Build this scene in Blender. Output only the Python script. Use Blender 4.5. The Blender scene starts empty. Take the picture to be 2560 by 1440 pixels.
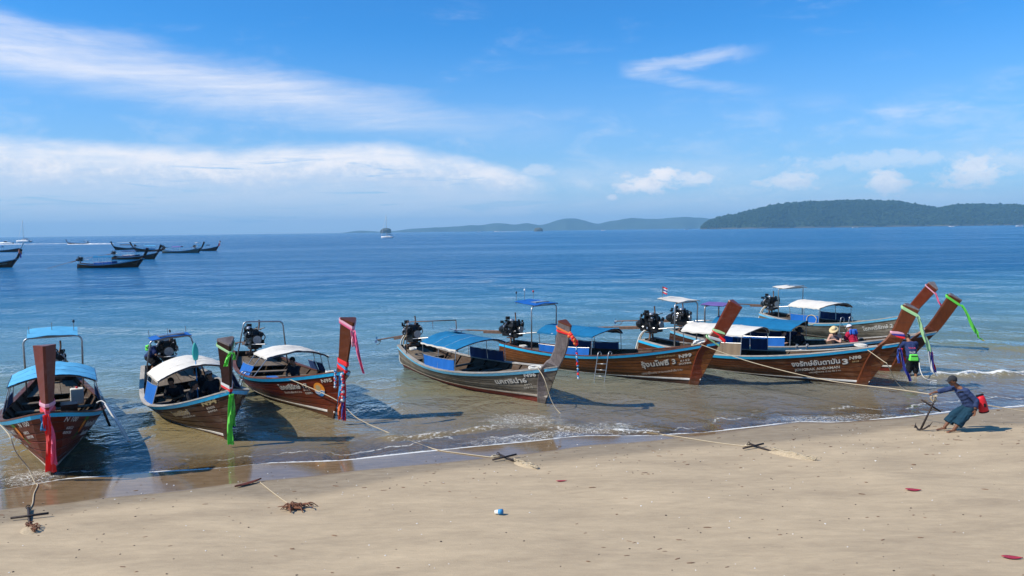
import bpy, bmesh, math, random
import numpy as np
from mathutils import Vector, Matrix, Quaternion, noise as mnoise

random.seed(7)
rng = np.random.default_rng(7)
scene = bpy.context.scene
COL = scene.collection
R = math.radians

# ------------------------------------------------------------------ camera
cam_d = bpy.data.cameras.new('camera')
cam = bpy.data.objects.new('camera', cam_d)
COL.objects.link(cam)
cam_d.sensor_width = 36.0
cam_d.lens = 36.0 * 1934.0 / 2560.0
cam_d.clip_start = 0.1
cam_d.clip_end = 60000.0
PITCH = math.atan(144 / 1934.0)
cam.matrix_world = Matrix.Translation((0, 0, 5.2)) @ Matrix.Rotation(math.pi / 2 - PITCH, 4, 'X') @ Matrix.Rotation(R(-0.73), 4, 'Z')
scene.camera = cam

# ------------------------------------------------------------------ light
SUN_EL, SUN_AZ = R(44), R(253)           # azimuth clockwise from +Y
sd = Vector((math.sin(SUN_AZ) * math.cos(SUN_EL), math.cos(SUN_AZ) * math.cos(SUN_EL), math.sin(SUN_EL)))
sun_d = bpy.data.lights.new('sun', 'SUN')
sun_d.energy = 5.0
sun_d.angle = R(0.5)
sun_d.color = (1.0, 0.92, 0.79)
sun = bpy.data.objects.new('sun', sun_d)
sun.rotation_mode = 'QUATERNION'
sun.rotation_quaternion = (-sd).to_track_quat('-Z', 'Y')
COL.objects.link(sun)
scene.view_settings.view_transform = 'Standard'
scene.view_settings.look = 'None'
scene.view_settings.exposure = 0.2
scene.view_settings.gamma = 1.0
scene.cycles.use_denoising = True
scene.cycles.max_bounces = 8
scene.cycles.transparent_max_bounces = 12
scene.cycles.volume_bounces = 0
scene.cycles.caustics_reflective = False
scene.cycles.caustics_refractive = False


class NT:
    """small helper to write node trees as expressions"""
    def __init__(s, tree):
        s.t = tree
        s.n = tree.nodes
        s.l = tree.links

    def put(s, sock, v):
        if v is None:
            return
        if isinstance(v, bpy.types.NodeSocket):
            s.l.new(v, sock)
        else:
            if isinstance(v, (tuple, list)) and len(v) == 3 and sock.type == 'RGBA':
                v = (*v, 1)
            sock.default_value = v

    def node(s, typ, **kw):
        n = s.n.new(typ)
        for k, v in kw.items():
            setattr(n, k, v)
        return n

    def m(s, op, a, b=None, c=None, clamp=False):
        n = s.node('ShaderNodeMath', operation=op, use_clamp=clamp)
        s.put(n.inputs[0], a)
        s.put(n.inputs[1], b)
        s.put(n.inputs[2], c)
        return n.outputs[0]

    def add(s, *a):
        r = a[0]
        for b in a[1:]:
            r = s.m('ADD', r, b)
        return r

    def mul(s, *a):
        r = a[0]
        for b in a[1:]:
            r = s.m('MULTIPLY', r, b)
        return r

    def sub(s, a, b):
        return s.m('SUBTRACT', a, b)

    def smooth(s, x, a, b, lo=0.0, hi=1.0):
        n = s.node('ShaderNodeMapRange', interpolation_type='SMOOTHSTEP')
        s.put(n.inputs[0], x)
        if a > b:
            a, b, lo, hi = b, a, hi, lo
        n.inputs[1].default_value = a
        n.inputs[2].default_value = b
        n.inputs[3].default_value = lo
        n.inputs[4].default_value = hi
        return n.outputs[0]

    def lin(s, x, a, b, lo, hi):
        n = s.node('ShaderNodeMapRange')
        s.put(n.inputs[0], x)
        for i, v in enumerate((a, b, lo, hi)):
            n.inputs[1 + i].default_value = v
        return n.outputs[0]

    def xyz(s, x, y, z):
        n = s.node('ShaderNodeCombineXYZ')
        s.put(n.inputs[0], x)
        s.put(n.inputs[1], y)
        s.put(n.inputs[2], z)
        return n.outputs[0]

    def sep(s, v):
        n = s.node('ShaderNodeSeparateXYZ')
        s.put(n.inputs[0], v)
        return n.outputs

    def noise(s, vec, scale, detail=4, rough=.55, dist=0.0, color=False):
        n = s.node('ShaderNodeTexNoise')
        s.put(n.inputs['Vector'], vec)
        n.inputs['Scale'].default_value = scale
        n.inputs['Detail'].default_value = detail
        n.inputs['Roughness'].default_value = rough
        n.inputs['Distortion'].default_value = dist
        return n.outputs['Color' if color else 'Fac']

    def vor(s, vec, scale, feature='F1', rand=1.0):
        n = s.node('ShaderNodeTexVoronoi', feature=feature)
        s.put(n.inputs['Vector'], vec)
        n.inputs['Scale'].default_value = scale
        n.inputs['Randomness'].default_value = rand
        return n.outputs[0]

    def mapping(s, vec, scale=(1, 1, 1), rot=(0, 0, 0), loc=(0, 0, 0)):
        n = s.node('ShaderNodeMapping')
        s.put(n.inputs[0], vec)
        n.inputs[1].default_value = loc
        n.inputs[2].default_value = rot
        n.inputs[3].default_value = scale
        return n.outputs[0]

    def mix(s, f, a, b, blend='MIX'):
        n = s.node('ShaderNodeMix', data_type='RGBA', blend_type=blend)
        s.put(n.inputs[0], f)
        s.put(n.inputs[6], a)
        s.put(n.inputs[7], b)
        return n.outputs[2]

    def ramp(s, f, stops):
        n = s.node('ShaderNodeValToRGB')
        s.put(n.inputs[0], f)
        e = n.color_ramp.elements
        while len(e) < len(stops):
            e.new(.5)
        for i, (p, c) in enumerate(stops):
            e[i].position = p
            e[i].color = (*c, 1)
        return n.outputs[0]

    def bump(s, h, strength=.5, dist=.01, normal=None):
        n = s.node('ShaderNodeBump')
        n.inputs['Strength'].default_value = strength
        n.inputs['Distance'].default_value = dist
        s.put(n.inputs['Height'], h)
        s.put(n.inputs['Normal'], normal)
        return n.outputs[0]

    def attr(s, name):
        return s.node('ShaderNodeAttribute', attribute_name=name).outputs['Fac']


# ------------------------------------------------------------------ sky
world = bpy.data.worlds.new('World')
scene.world = world
world.use_nodes = True
world.cycles.sampling_method = 'MANUAL'
world.cycles.sample_map_resolution = 256
wt = world.node_tree
wt.nodes.clear()
w = NT(wt)
SKY_STRENGTH = 0.095
sky = w.node('ShaderNodeTexSky', sky_type='NISHITA')
sky.sun_disc = False
sky.sun_elevation = SUN_EL
sky.sun_rotation = SUN_AZ
sky.altitude = 5
sky.air_density = 1.0
sky.dust_density = 0.5
sky.ozone_density = 2.0
gen = w.node('ShaderNodeTexCoord').outputs['Generated']
dx, dy, dz = w.sep(gen)
az = w.mul(w.m('ARCTAN2', dx, dy), 57.2958)
el = w.mul(w.m('ARCSINE', dz), 57.2958)
# look the sky up a little above the horizon so that its rim keeps its light
el_up = w.m('MAXIMUM', dz, 0.004)
w.put(sky.inputs[0], w.xyz(dx, dy, el_up))
sky_col = w.mix(1.0, sky.outputs[0], (0.27, 0.96, 1.62), 'MULTIPLY')
# clouds, laid out by azimuth and elevation in degrees
p1 = w.xyz(w.mul(az, .055), w.mul(el, .22), 3.1)
p2 = w.xyz(w.mul(az, .16), w.mul(el, .42), 7.7)
p3 = w.xyz(w.mul(az, .3), w.mul(el, .55), 1.3)
n1 = w.noise(p1, 1.6, 7, .6, .6)
n2 = w.noise(p2, 1.5, 8, .62, .4)
n3 = w.noise(p3, 1.2, 8, .6, .2)
n4 = w.noise(w.xyz(w.mul(az, .1), w.mul(el, 1.1), 11.0), 1.4, 5, .55, .8)
c1 = w.sub(n1, .5)
c2 = w.sub(n2, .5)
c3 = w.sub(n3, .5)
# long cirrus band sinking from upper left to the middle
bc = w.add(w.lin(az, -40, 0, 12.3, 7.6), w.mul(c1, 3.2), w.mul(c2, 1.2))
bw = w.lin(az, -40, 2, 2.6, 1.3)
fib = w.noise(w.xyz(w.add(w.mul(az, .09), w.mul(el, .10)), w.sub(w.mul(el, .9), w.mul(az, .06)), 5.0), 1.3, 8, .66, .5)
b_d = w.m('DIVIDE', w.m('ABSOLUTE', w.sub(el, bc)), bw)
band = w.mul(w.smooth(b_d, 1.25, .0), w.smooth(az, 4, -20, .15, 1.0), w.smooth(az, 6, 1), w.smooth(az, -120, -60), w.smooth(fib, .22, .78, .42, 1.0), .74)
# wide bank low on the left
top = w.add(w.ramp(w.lin(az, -40, 10, 0, 1), [(0, (.66, .66, .66)), (.42, (.61, .61, .61)), (.47, (.655, .655, .655)), (.64, (.67, .67, .67)), (.74, (.56, .56, .56)), (.85, (.42, .42, .42)), (1, (.3, .3, .3))]), 0)
top = w.add(w.mul(top, 10.0), w.mul(c2, 1.0), w.mul(c3, .5))
bank = w.mul(w.smooth(w.sub(top, el), -.1, 1.2), w.smooth(el, -2.0, 4.6), w.smooth(az, 6, -1), w.smooth(az, -120, -60))
holes = w.mul(w.smooth(n4, .56, .68), w.smooth(el, 6.2, 4.4), .75)
inb = w.smooth(w.add(w.mul(fib, .6), w.mul(n3, .4)), .32, .60, .62, 1.0)
bank = w.mul(bank, w.sub(1.0, holes), inb, .92)
# heaped clouds low on the right and at the bank's end
n5 = w.noise(w.xyz(w.mul(az, .9), w.mul(el, 1.3), 9.1), 1.5, 7, .62, .2)
c5 = w.sub(n5, .5)
def blob(a, e, ra, re_, s=1.0):
    da = w.m('DIVIDE', w.sub(az, a), ra)
    de = w.m('DIVIDE', w.sub(el, e), re_)
    r = w.m('SQRT', w.add(w.mul(da, da), w.mul(de, de)))
    return w.mul(w.smooth(w.add(r, w.mul(c3, 2.6), w.mul(c2, 1.4), w.mul(c5, 1.6)), 1.15, .25), s)
heap = 0.0
for a_, e_, ra_, re_, s_ in ((-2.4, 4.2, 2.0, .9, .75), (9.6, 3.2, 2.2, .8, .95), (10.9, 3.9, 1.3, .7, .95), (13.4, 3.5, 2.0, .6, .7), (7.4, 2.3, .5, .25, .8), (19.6, 3.1, 2.6, .8, .7), (25.7, 2.9, 1.3, 1.0, .8), (30.8, 3.5, 2.8, 1.0, .75), (26, 4.3, 9, .7, .35), (38, 3.2, 3, 1.2, .5), (1.5, 4.3, 2.2, .5, .4), (16.0, 2.6, 3.0, .5, .3)):
    b_ = blob(a_, e_, ra_, re_, s_)
    heap = b_ if isinstance(heap, float) else w.m('MAXIMUM', heap, b_)
# wisps up on the right
wc = w.add(w.lin(az, 8, 18, 11.3, 12.1), w.mul(c2, 1.6))
wisp = w.mul(w.smooth(w.m('ABSOLUTE', w.sub(el, wc)), .75, .05), w.smooth(az, 7.6, 10), w.smooth(az, 19, 13.5), w.smooth(fib, .3, .65, .35, 1.0), .5)
wc2 = w.add(w.lin(az, 8, 18, 11.4, 9.2), w.mul(c2, 1.4))
wisp2 = w.mul(w.smooth(w.m('ABSOLUTE', w.sub(el, wc2)), .7, .05), w.smooth(az, 7.6, 9), w.smooth(az, 20, 12), w.smooth(fib, .3, .65, .3, 1.0), .34)
thin = w.mul(w.smooth(n1, .52, .8), w.smooth(n2, .4, .7), .3)
thin2 = w.add(w.mul(w.smooth(n2, .45, .75), w.smooth(el, 9.5, 7.2), w.smooth(el, 3.0, 6.5), .18), w.mul(w.smooth(n1, .30, .65), w.smooth(el, 5.6, 3.4), w.smooth(az, -6, 8), .30))
dens = w.m('MAXIMUM', w.m('MAXIMUM', band, bank), w.m('MAXIMUM', w.m('MAXIMUM', wisp, wisp2), w.m('MAXIMUM', heap, w.add(thin, thin2))))
veil = w.m('MAXIMUM', w.mul(w.smooth(el, 15.0, .0), .64), w.mul(w.smooth(el, 6.5, .5), .86))
cloud_col = w.mix(w.smooth(w.add(w.mul(el, .1), w.mul(c5, .6), w.mul(c3, .5), w.mul(w.smooth(w.sub(top, el), 3.2, .3), .22)), .30, .72), (6.2, 7.1, 8.6), (9.6, 9.35, 9.5))
veil_col = (4.3, 5.7, 7.9)
c_out = w.mix(veil, sky_col, veil_col)
c_out = w.mix(w.m('MINIMUM', dens, 1.0), c_out, cloud_col)
bg = w.node('ShaderNodeBackground')
bg.inputs['Strength'].default_value = SKY_STRENGTH
w.put(bg.inputs['Color'], c_out)
wo = w.node('ShaderNodeOutputWorld')
w.l.new(bg.outputs[0], wo.inputs[0])


# ------------------------------------------------------------------ materials
MATS = {}


def material(name):
    m = bpy.data.materials.new(name)
    m.use_nodes = True
    m.node_tree.nodes.clear()
    t = NT(m.node_tree)
    out = t.node('ShaderNodeOutputMaterial')
    p = t.node('ShaderNodeBsdfPrincipled')
    t.l.new(p.outputs[0], out.inputs[0])
    MATS[name] = m
    return m, t, p, out


def simple(name, col, rough=.5, metal=0.0, var=.12, scale=8.0, bump=0.0, spec=.25, rnd=.0, stretch=(1, 1, 1), coat=0.0, dirt=0.0):
    m, t, p, out = material(name)
    co = t.mapping(t.node('ShaderNodeTexCoord').outputs['Object'], stretch)
    n = t.noise(co, scale, 5, .6)
    f = t.lin(n, .25, .75, 1 - var, 1 + var)
    if rnd:
        oi = t.node('ShaderNodeObjectInfo').outputs['Random']
        f = t.mul(f, t.lin(oi, 0, 1, 1 - rnd, 1 + rnd))
    vm = t.node('ShaderNodeVectorMath', operation='SCALE')
    vm.inputs[0].default_value = col
    t.put(vm.inputs['Scale'], f)
    c = vm.outputs[0]
    if dirt:
        d = t.smooth(t.noise(co, scale * .35, 6, .65, .5), .5, .72)
        c = t.mix(t.mul(d, dirt), c, (.09, .075, .06))
    t.put(p.inputs['Base Color'], c)
    p.inputs['Roughness'].default_value = rough
    p.inputs['Metallic'].default_value = metal
    p.inputs['Specular IOR Level'].default_value = spec
    p.inputs['Coat Weight'].default_value = coat
    if bump:
        t.put(p.inputs['Normal'], t.bump(n, .6, bump))
    return m


def wood(name, dark, light, grain=(1.2, 14, 14), rough=.42, worn=None, worn_amt=.0, rnd=.22, coat=.06, streak=.5):
    m, t, p, out = material(name)
    tc = t.node('ShaderNodeTexCoord').outputs['Object']
    co = t.mapping(tc, grain)
    oi = t.node('ShaderNodeObjectInfo').outputs['Random']
    sh = t.node('ShaderNodeVectorMath', operation='ADD')
    t.put(sh.inputs[0], co)
    t.put(sh.inputs[1], t.xyz(t.mul(oi, 31), t.mul(oi, 17), 0))
    n = t.noise(sh.outputs[0], 1.6, 8, .65, .4)
    big = t.noise(tc, 1.1, 3, .5)
    f = t.add(t.mul(n, .7), t.mul(big, .45), -.08)
    c = t.ramp(f, [(.28, dark), (.72, light)])
    vm = t.node('ShaderNodeVectorMath', operation='SCALE')
    t.put(vm.inputs[0], c)
    t.put(vm.inputs['Scale'], t.lin(oi, 0, 1, 1 - rnd, 1 + rnd))
    c = vm.outputs[0]
    # dark seams of grain and stains
    st = t.smooth(t.noise(sh.outputs[0], 3.2, 6, .7, .2), .56, .74)
    c = t.mix(t.mul(st, streak), c, tuple(v * .35 for v in dark))
    if worn:
        wn = t.smooth(t.noise(t.mapping(tc, (.9, 1.8, 3.0)), 1.7, 8, .68, .7), .5, .66)
        c = t.mix(t.mul(wn, worn_amt), c, worn)
    ox, oy, oz = t.sep(tc)
    drip = t.noise(t.mapping(tc, (9, 9, .9)), 1.0, 4, .6)
    low = t.smooth(t.add(oz, t.mul(t.sub(drip, .5), .55)), .34, .04)
    c = t.mix(t.mul(low, .55), c, (.045, .036, .020))
    salt = t.mul(t.smooth(t.noise(t.mapping(tc, (6, 6, .7)), 1.3, 6, .7), .60, .74), t.smooth(oz, .9, .3), .28)
    c = t.mix(salt, c, (.34, .30, .25))
    t.put(p.inputs['Base Color'], c)
    t.put(p.inputs['Roughness'], t.lin(n, .3, .7, rough - .08, rough + .14))
    p.inputs['Coat Weight'].default_value = coat
    p.inputs['Coat Roughness'].default_value = .28
    p.inputs['Specular IOR Level'].default_value = .16
    t.put(p.inputs['Normal'], t.bump(n, .5, .006))
    return m


wood('varnished_wood', (.075, .018, .006), (.20, .058, .017), worn=(.26, .17, .11), worn_amt=.10)
wood('red_brown_wood', (.070, .009, .0035), (.20, .032, .010), worn=(.16, .12, .09), worn_amt=.08, coat=.12)
wood('dark_wood', (.035, .014, .009), (.10, .042, .024), worn=(.24, .19, .15), worn_amt=.32)
wood('golden_wood', (.085, .028, .009), (.235, .082, .022), worn=(.07, .026, .012), worn_amt=.55)
wood('scuffed_wood', (.045, .015, .007), (.155, .050, .016), worn=(.27, .14, .08), worn_amt=.42)
wood('grey_wood', (.075, .062, .050), (.26, .225, .175), worn=(.055, .035, .024), worn_amt=.7, coat=0, rough=.7, streak=.8)
wood('post_red', (.095, .016, .007), (.19, .038, .014), grain=(14, 14, 1.2), worn=(.30, .22, .19), worn_amt=.12, coat=.2, rough=.4)
wood('post_brown', (.075, .020, .008), (.165, .046, .016), grain=(14, 14, 1.2), worn=(.05, .025, .018), worn_amt=.3, coat=.15, rough=.42)
wood('post_dark', (.014, .008, .006), (.042, .016, .011), grain=(14, 14, 1.2), coat=.15)
wood('post_grey', (.06, .045, .045), (.27, .23, .22), grain=(22, 22, 1.1), worn=(.05, .03, .03), worn_amt=.4, coat=.1, rough=.6, streak=.9)
wood('deck_wood', (.08, .06, .045), (.24, .20, .155), worn=(.10, .07, .05), worn_amt=.5, coat=0, rough=.75)
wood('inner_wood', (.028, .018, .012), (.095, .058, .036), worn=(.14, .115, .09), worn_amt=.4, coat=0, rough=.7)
wood('cap_brown', (.06, .022, .014), (.15, .055, .033), worn=(.3, .25, .2), worn_amt=.35, coat=.1, rough=.5)
wood('cap_grey', (.2, .18, .16), (.48, .45, .40), worn=(.12, .1, .08), worn_amt=.4, coat=0, rough=.7)
simple('blue_rail', (.03, .50, .85), .5, var=.1, dirt=.12, scale=6, stretch=(1, 6, 6), coat=.2)
simple('pale_blue_rail', (.16, .52, .76), .55, var=.15, dirt=.35, scale=6, stretch=(1, 6, 6))
simple('boot_white', (.74, .71, .66), .5, var=.1, dirt=.4, scale=5)
simple('boot_dull', (.46, .40, .33), .6, var=.15, dirt=.5, scale=5)
simple('red_bottom', (.20, .03, .02), .6, var=.25, dirt=.4, scale=4)
simple('brown_bottom', (.06, .028, .018), .6, var=.3, dirt=.3, scale=4)
simple('blue_canvas', (.006, .135, .29), .75, var=.22, scale=2.6, bump=.008, dirt=.12)
simple('sky_canvas', (.09, .37, .60), .75, var=.16, scale=2.6, bump=.008, dirt=.10)
simple('royal_canvas', (.008, .11, .40), .7, var=.1, scale=3, bump=.004)
simple('white_canvas', (.64, .60, .53), .8, var=.12, scale=2.5, bump=.008, dirt=.22)
simple('purple_canvas', (.14, .10, .30), .8, var=.12, scale=3)
simple('navy_and_shaded_canvas', (.02, .05, .15), .8, var=.15, scale=3, bump=.004)  # navy cloth, and far curtains whose shade is put into the colour
simple('taupe_canvas', (.20, .15, .10), .8, var=.1, scale=3, bump=.003)
simple('red_lining', (.12, .02, .012), .8, var=.15, scale=4)
simple('dark_lining', (.07, .05, .045), .85, var=.2, scale=4)
simple('steel', (.42, .42, .42), .42, metal=.9, var=.15, scale=10)
simple('dull_steel', (.30, .29, .28), .45, metal=.9, var=.3, scale=12)
simple('rust_steel', (.14, .085, .06), .6, metal=.5, var=.5, scale=14)
simple('engine_black', (.014, .014, .015), .38, metal=.3, var=.5, scale=20, dirt=.3)
simple('engine_silver', (.42, .42, .43), .35, metal=.9, var=.3, scale=20)
simple('solar_cell', (.02, .03, .08), .15, var=.2, scale=20, coat=.6)
simple('paint_white', (.60, .57, .52), .5, var=.12, scale=30, dirt=.25)
simple('faded_paint', (.55, .50, .42), .6, var=.2, scale=25, dirt=.45)
simple('gold_paint', (.44, .33, .16), .55, var=.2, scale=25, dirt=.35)
simple('orange_paint', (.75, .26, .03), .5, var=.12, scale=20)
simple('deep_orange_paint', (.62, .14, .02), .5, var=.12, scale=20)
simple('green_paint', (.07, .20, .03), .5, var=.2, scale=20)
simple('blue_paint', (.04, .22, .50), .5, var=.12, scale=20)
simple('rope', (.46, .38, .26), .85, var=.2, scale=60)
simple('white_rope', (.66, .64, .58), .85, var=.15, scale=60)
simple('plastic_white', (.72, .70, .63), .45, var=.06, scale=6, dirt=.2)
simple('plastic_red', (.62, .02, .03), .35, var=.08, scale=6)
simple('plastic_blue', (.02, .13, .45), .4, var=.08, scale=6)
simple('lime', (.16, .78, .10), .55, var=.06, scale=6)
simple('black_cloth', (.014, .014, .016), .85, var=.3, scale=10)
simple('iron', (.045, .035, .032), .6, metal=.4, var=.5, scale=25, bump=.004)
simple('kelp', (.18, .075, .04), .7, var=.35, scale=14, bump=.004)
simple('leaf_red', (.36, .03, .05), .5, var=.25, scale=20)
simple('leaf_brown', (.13, .04, .025), .55, var=.3, scale=20)
simple('lamp_white', (.8, .8, .78), .3, var=.03)
simple('lamp_red', (.4, .03, .03), .3, var=.03)
simple('lamp_dark', (.03, .04, .06), .3, var=.03)


def ribbon_mat(name, col):
    m, t, p, out = material(name)
    t.put(p.inputs['Base Color'], col)
    p.inputs['Roughness'].default_value = .6
    p.inputs['Sheen Weight'].default_value = .3
    tr = t.node('ShaderNodeBsdfTranslucent')
    t.put(tr.inputs[0], col)
    mx = t.node('ShaderNodeMixShader')
    mx.inputs[0].default_value = .3
    t.l.new(p.outputs[0], mx.inputs[1])
    t.l.new(tr.outputs[0], mx.inputs[2])
    t.l.new(mx.outputs[0], out.inputs[0])


for n_, c_ in dict(red=(.90, .008, .012), pink=(.85, .13, .28), pale_pink=(.85, .45, .55), green=(.16, .78, .08), pale_green=(.45, .75, .38), white=(.78, .78, .76), blue=(.03, .10, .50), navy=(.02, .03, .30), sky=(.04, .34, .66), orange=(.85, .2, .04), yellow=(.85, .65, .05), teal=(.05, .55, .50)).items():
    ribbon_mat('ribbon_' + n_, c_)


# ------------------------------------------------------------------ mesh helpers
class MB:
    def __init__(s):
        s.v, s.f, s.k = [], [], []
        s.cur = 0

    def add(s, verts, faces):
        o = len(s.v)
        s.v += [tuple(p) for p in verts]
        s.f += [tuple(i + o for i in f) for f in faces]
        s.k += [s.cur] * len(faces)
        return s

    def box(s, c, size, rot=None, taper=1.0):
        hx, hy, hz = (v / 2 for v in size)
        pts = []
        for z, q in ((-hz, 1.0), (hz, taper)):
            pts += [Vector((x * q, y * q, z)) for x, y in ((-hx, -hy), (hx, -hy), (hx, hy), (-hx, hy))]
        if rot is not None:
            pts = [rot @ p for p in pts]
        c = Vector(c)
        return s.add([p + c for p in pts], [(3, 2, 1, 0), (4, 5, 6, 7), (0, 1, 5, 4), (1, 2, 6, 5), (2, 3, 7, 6), (3, 0, 4, 7)])

    def beam(s, a, b, w_, h_, up=(0, 0, 1)):
        a, b = Vector(a), Vector(b)
        d = (b - a)
        L = d.length
        d.normalize()
        u = Vector(up)
        sd_ = d.cross(u)
        if sd_.length < 1e-4:
            sd_ = Vector((1, 0, 0))
        sd_.normalize()
        u = sd_.cross(d)
        m = Matrix((sd_, d, u)).transposed()
        return s.box((a + b) / 2, (w_, L, h_), m)

    def tube(s, pts, r, n=8, caps=True):
        pts = [Vector(p) for p in pts]
        rs = r if isinstance(r, (list, tuple)) else [r] * len(pts)
        d0 = (pts[1] - pts[0]).normalized()
        ref = Vector((0, 0, 1)) if abs(d0.z) < .9 else Vector((1, 0, 0))
        nrm = d0.cross(ref).normalized()
        V = []
        prev = d0
        for i, p in enumerate(pts):
            if i == 0:
                d = d0
            elif i == len(pts) - 1:
                d = (pts[i] - pts[i - 1]).normalized()
            else:
                d = ((pts[i + 1] - pts[i]).normalized() + (pts[i] - pts[i - 1]).normalized())
                d = d.normalized() if d.length > 1e-6 else prev
            q = prev.rotation_difference(d)
            nrm = (q @ nrm)
            nrm = (nrm - d * nrm.dot(d)).normalized()
            prev = d
            bn = d.cross(nrm)
            for k in range(n):
                a = 2 * math.pi * k / n
                V.append(p + (nrm * math.cos(a) + bn * math.sin(a)) * rs[i])
        F = []
        for i in range(len(pts) - 1):
            for k in range(n):
                k2 = (k + 1) % n
                F.append((i * n + k, i * n + k2, (i + 1) * n + k2, (i + 1) * n + k))
        if caps:
            F.append(tuple(range(n - 1, -1, -1)))
            F.append(tuple(range((len(pts) - 1) * n, len(pts) * n)))
        return s.add(V, F)

    def ball(s, c, r, seg=10, rings=6, rot=None):
        rx, ry, rz = r if isinstance(r, (tuple, list)) else (r, r, r)
        c = Vector(c)
        V = []
        for i in range(rings + 1):
            th = math.pi * i / rings
            for k in range(seg):
                a = 2 * math.pi * k / seg
                p = Vector((rx * math.sin(th) * math.cos(a), ry * math.sin(th) * math.sin(a), rz * math.cos(th)))
                V.append(c + (rot @ p if rot is not None else p))
        F = []
        for i in range(rings):
            for k in range(seg):
                k2 = (k + 1) % seg
                F.append((i * seg + k, (i + 1) * seg + k, (i + 1) * seg + k2, i * seg + k2))
        return s.add(V, F)

    def grid(s, fn, nu, nv, close=False):
        V = [fn(i / nu, j / nv) for i in range(nu + 1) for j in range(nv + 1)]
        F = []
        for i in range(nu):
            for j in range(nv):
                a = i * (nv + 1) + j
                F.append((a, a + nv + 1, a + nv + 2, a + 1))
        return s.add(V, F)

    def sheet(s, fn, nu, nv, th):
        """a grid with real thickness th along its normals"""
        P = [[Vector(fn(i / nu, j / nv)) for j in range(nv + 1)] for i in range(nu + 1)]
        top, bot = [], []
        for i in range(nu + 1):
            for j in range(nv + 1):
                a = P[min(i + 1, nu)][j] - P[max(i - 1, 0)][j]
                b = P[i][min(j + 1, nv)] - P[i][max(j - 1, 0)]
                n = a.cross(b)
                n = n.normalized() if n.length > 1e-9 else Vector((0, 0, 1))
                top.append(P[i][j] + n * th / 2)
                bot.append(P[i][j] - n * th / 2)
        N = len(top)
        F = []
        for i in range(nu):
            for j in range(nv):
                a = i * (nv + 1) + j
                F.append((a, a + nv + 1, a + nv + 2, a + 1))
                F.append((N + a + 1, N + a + nv + 2, N + a + nv + 1, N + a))
        rim = [i * (nv + 1) for i in range(nu + 1)]
        rim += [nu * (nv + 1) + j for j in range(1, nv + 1)]
        rim += [i * (nv + 1) + nv for i in range(nu - 1, -1, -1)]
        rim += [j for j in range(nv - 1, 0, -1)]
        for q in range(len(rim)):
            a, b = rim[q], rim[(q + 1) % len(rim)]
            F.append((b, a, N + a, N + b))
        return s.add(top + bot, F)

    def mesh(s, name, mats, smooth=False):
        me = bpy.data.meshes.new(name)
        me.from_pydata(s.v, [], s.f)
        for m in (mats if isinstance(mats, (list, tuple)) else [mats]):
            me.materials.append(MATS[m])
        me.polygons.foreach_set('material_index', s.k)
        if smooth:
            me.polygons.foreach_set('use_smooth', [True] * len(s.f))
        me.update()
        return me

    def build(s, name, mats, parent=None, smooth=False):
        return link(name, s.mesh(name, mats, smooth), parent)


def link(name, data, parent=None):
    o = bpy.data.objects.new(name, data)
    COL.objects.link(o)
    if parent is not None:
        o.parent = parent
    return o


def tag(o, label=None, cat=None, group=None, kind=None):
    if label:
        o['label'] = label
    if cat:
        o['category'] = cat
    if group:
        o['group'] = group
    if kind:
        o['kind'] = kind
    return o


def smooth_obj(o, angle=40):
    me = o.data
    me.polygons.foreach_set('use_smooth', [True] * len(me.polygons))
    try:
        me.set_sharp_from_angle(angle=R(angle))
    except Exception:
        pass
    return o


def ss(a, b, x):
    t = min(1, max(0, (x - a) / (b - a)))
    return t * t * (3 - 2 * t)


def bez(pts, n=6):
    """Catmull-Rom through the points"""
    P = [Vector(p) for p in pts]
    out = []
    for i in range(len(P) - 1):
        p0 = P[max(i - 1, 0)]
        p1, p2 = P[i], P[i + 1]
        p3 = P[min(i + 2, len(P) - 1)]
        for k in range(n):
            t = k / n
            out.append(.5 * ((2 * p1) + (p2 - p0) * t + (2 * p0 - 5 * p1 + 4 * p2 - p3) * t * t + (3 * p1 - p0 - 3 * p2 + p3) * t ** 3))
    out.append(P[-1])
    return out


_font = []


def text_mesh(body, size, shear=0.0, bold=0.0, sx=1.0):
    cu = bpy.data.curves.new('txt', 'FONT')
    cu.body = body
    cu.size = size
    cu.shear = shear
    cu.offset = bold
    cu.resolution_u = 3
    o = bpy.data.objects.new('txt', cu)
    COL.objects.link(o)
    bpy.context.view_layer.update()
    dg = bpy.context.evaluated_depsgraph_get()
    me = bpy.data.meshes.new_from_object(o.evaluated_get(dg))
    bpy.data.objects.remove(o)
    bpy.data.curves.remove(cu)
    V = [(v.co.x * sx, v.co.y) for v in me.vertices]
    F = [tuple(p.vertices) for p in me.polygons]
    bpy.data.meshes.remove(me)
    return V, F


# ================================================================== SETTING
SX = [-400, -40, -25, -16, -10.59, -10.02, -9.71, -8.72, -8.05, -7.06, -6.1, -5.87, -3.89, -2.93, -1.81, -.86, .61, 1.61, 3.3, 4.81, 6.44, 7.66, 8.41, 10.53, 12.46, 13.39, 14.62, 20, 40, 100, 400]
SY = [4, 6, 9.5, 13, 15.57, 16.0, 16.31, 16.41, 16.66, 16.76, 17.01, 17.21, 17.34, 17.7, 18.08, 18.38, 18.81, 19.21, 19.17, 19.36, 19.92, 20.42, 20.2, 20.66, 21.35, 21.54, 21.82, 22.9, 26, 32, 40]
WX = [-40, -16, -9.7, -5.7, -3.6, -1.6, 1.1, 2.6, 4.1, 6.4, 20]
WWID = [2.2, 2.2, 2.1, 1.6, 1.15, 1.3, 1.25, .9, .5, .22, .2]
DX = [-40, -16, -9.7, -5.7, -3.6, -1.6, 1.1, 4.1, 7, 10, 13, 20]
DWID = [4.0, 4.0, 3.3, 2.9, 2.8, 2.6, 2.4, 2.1, 2.0, 1.8, 2.2, 2.6]


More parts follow.
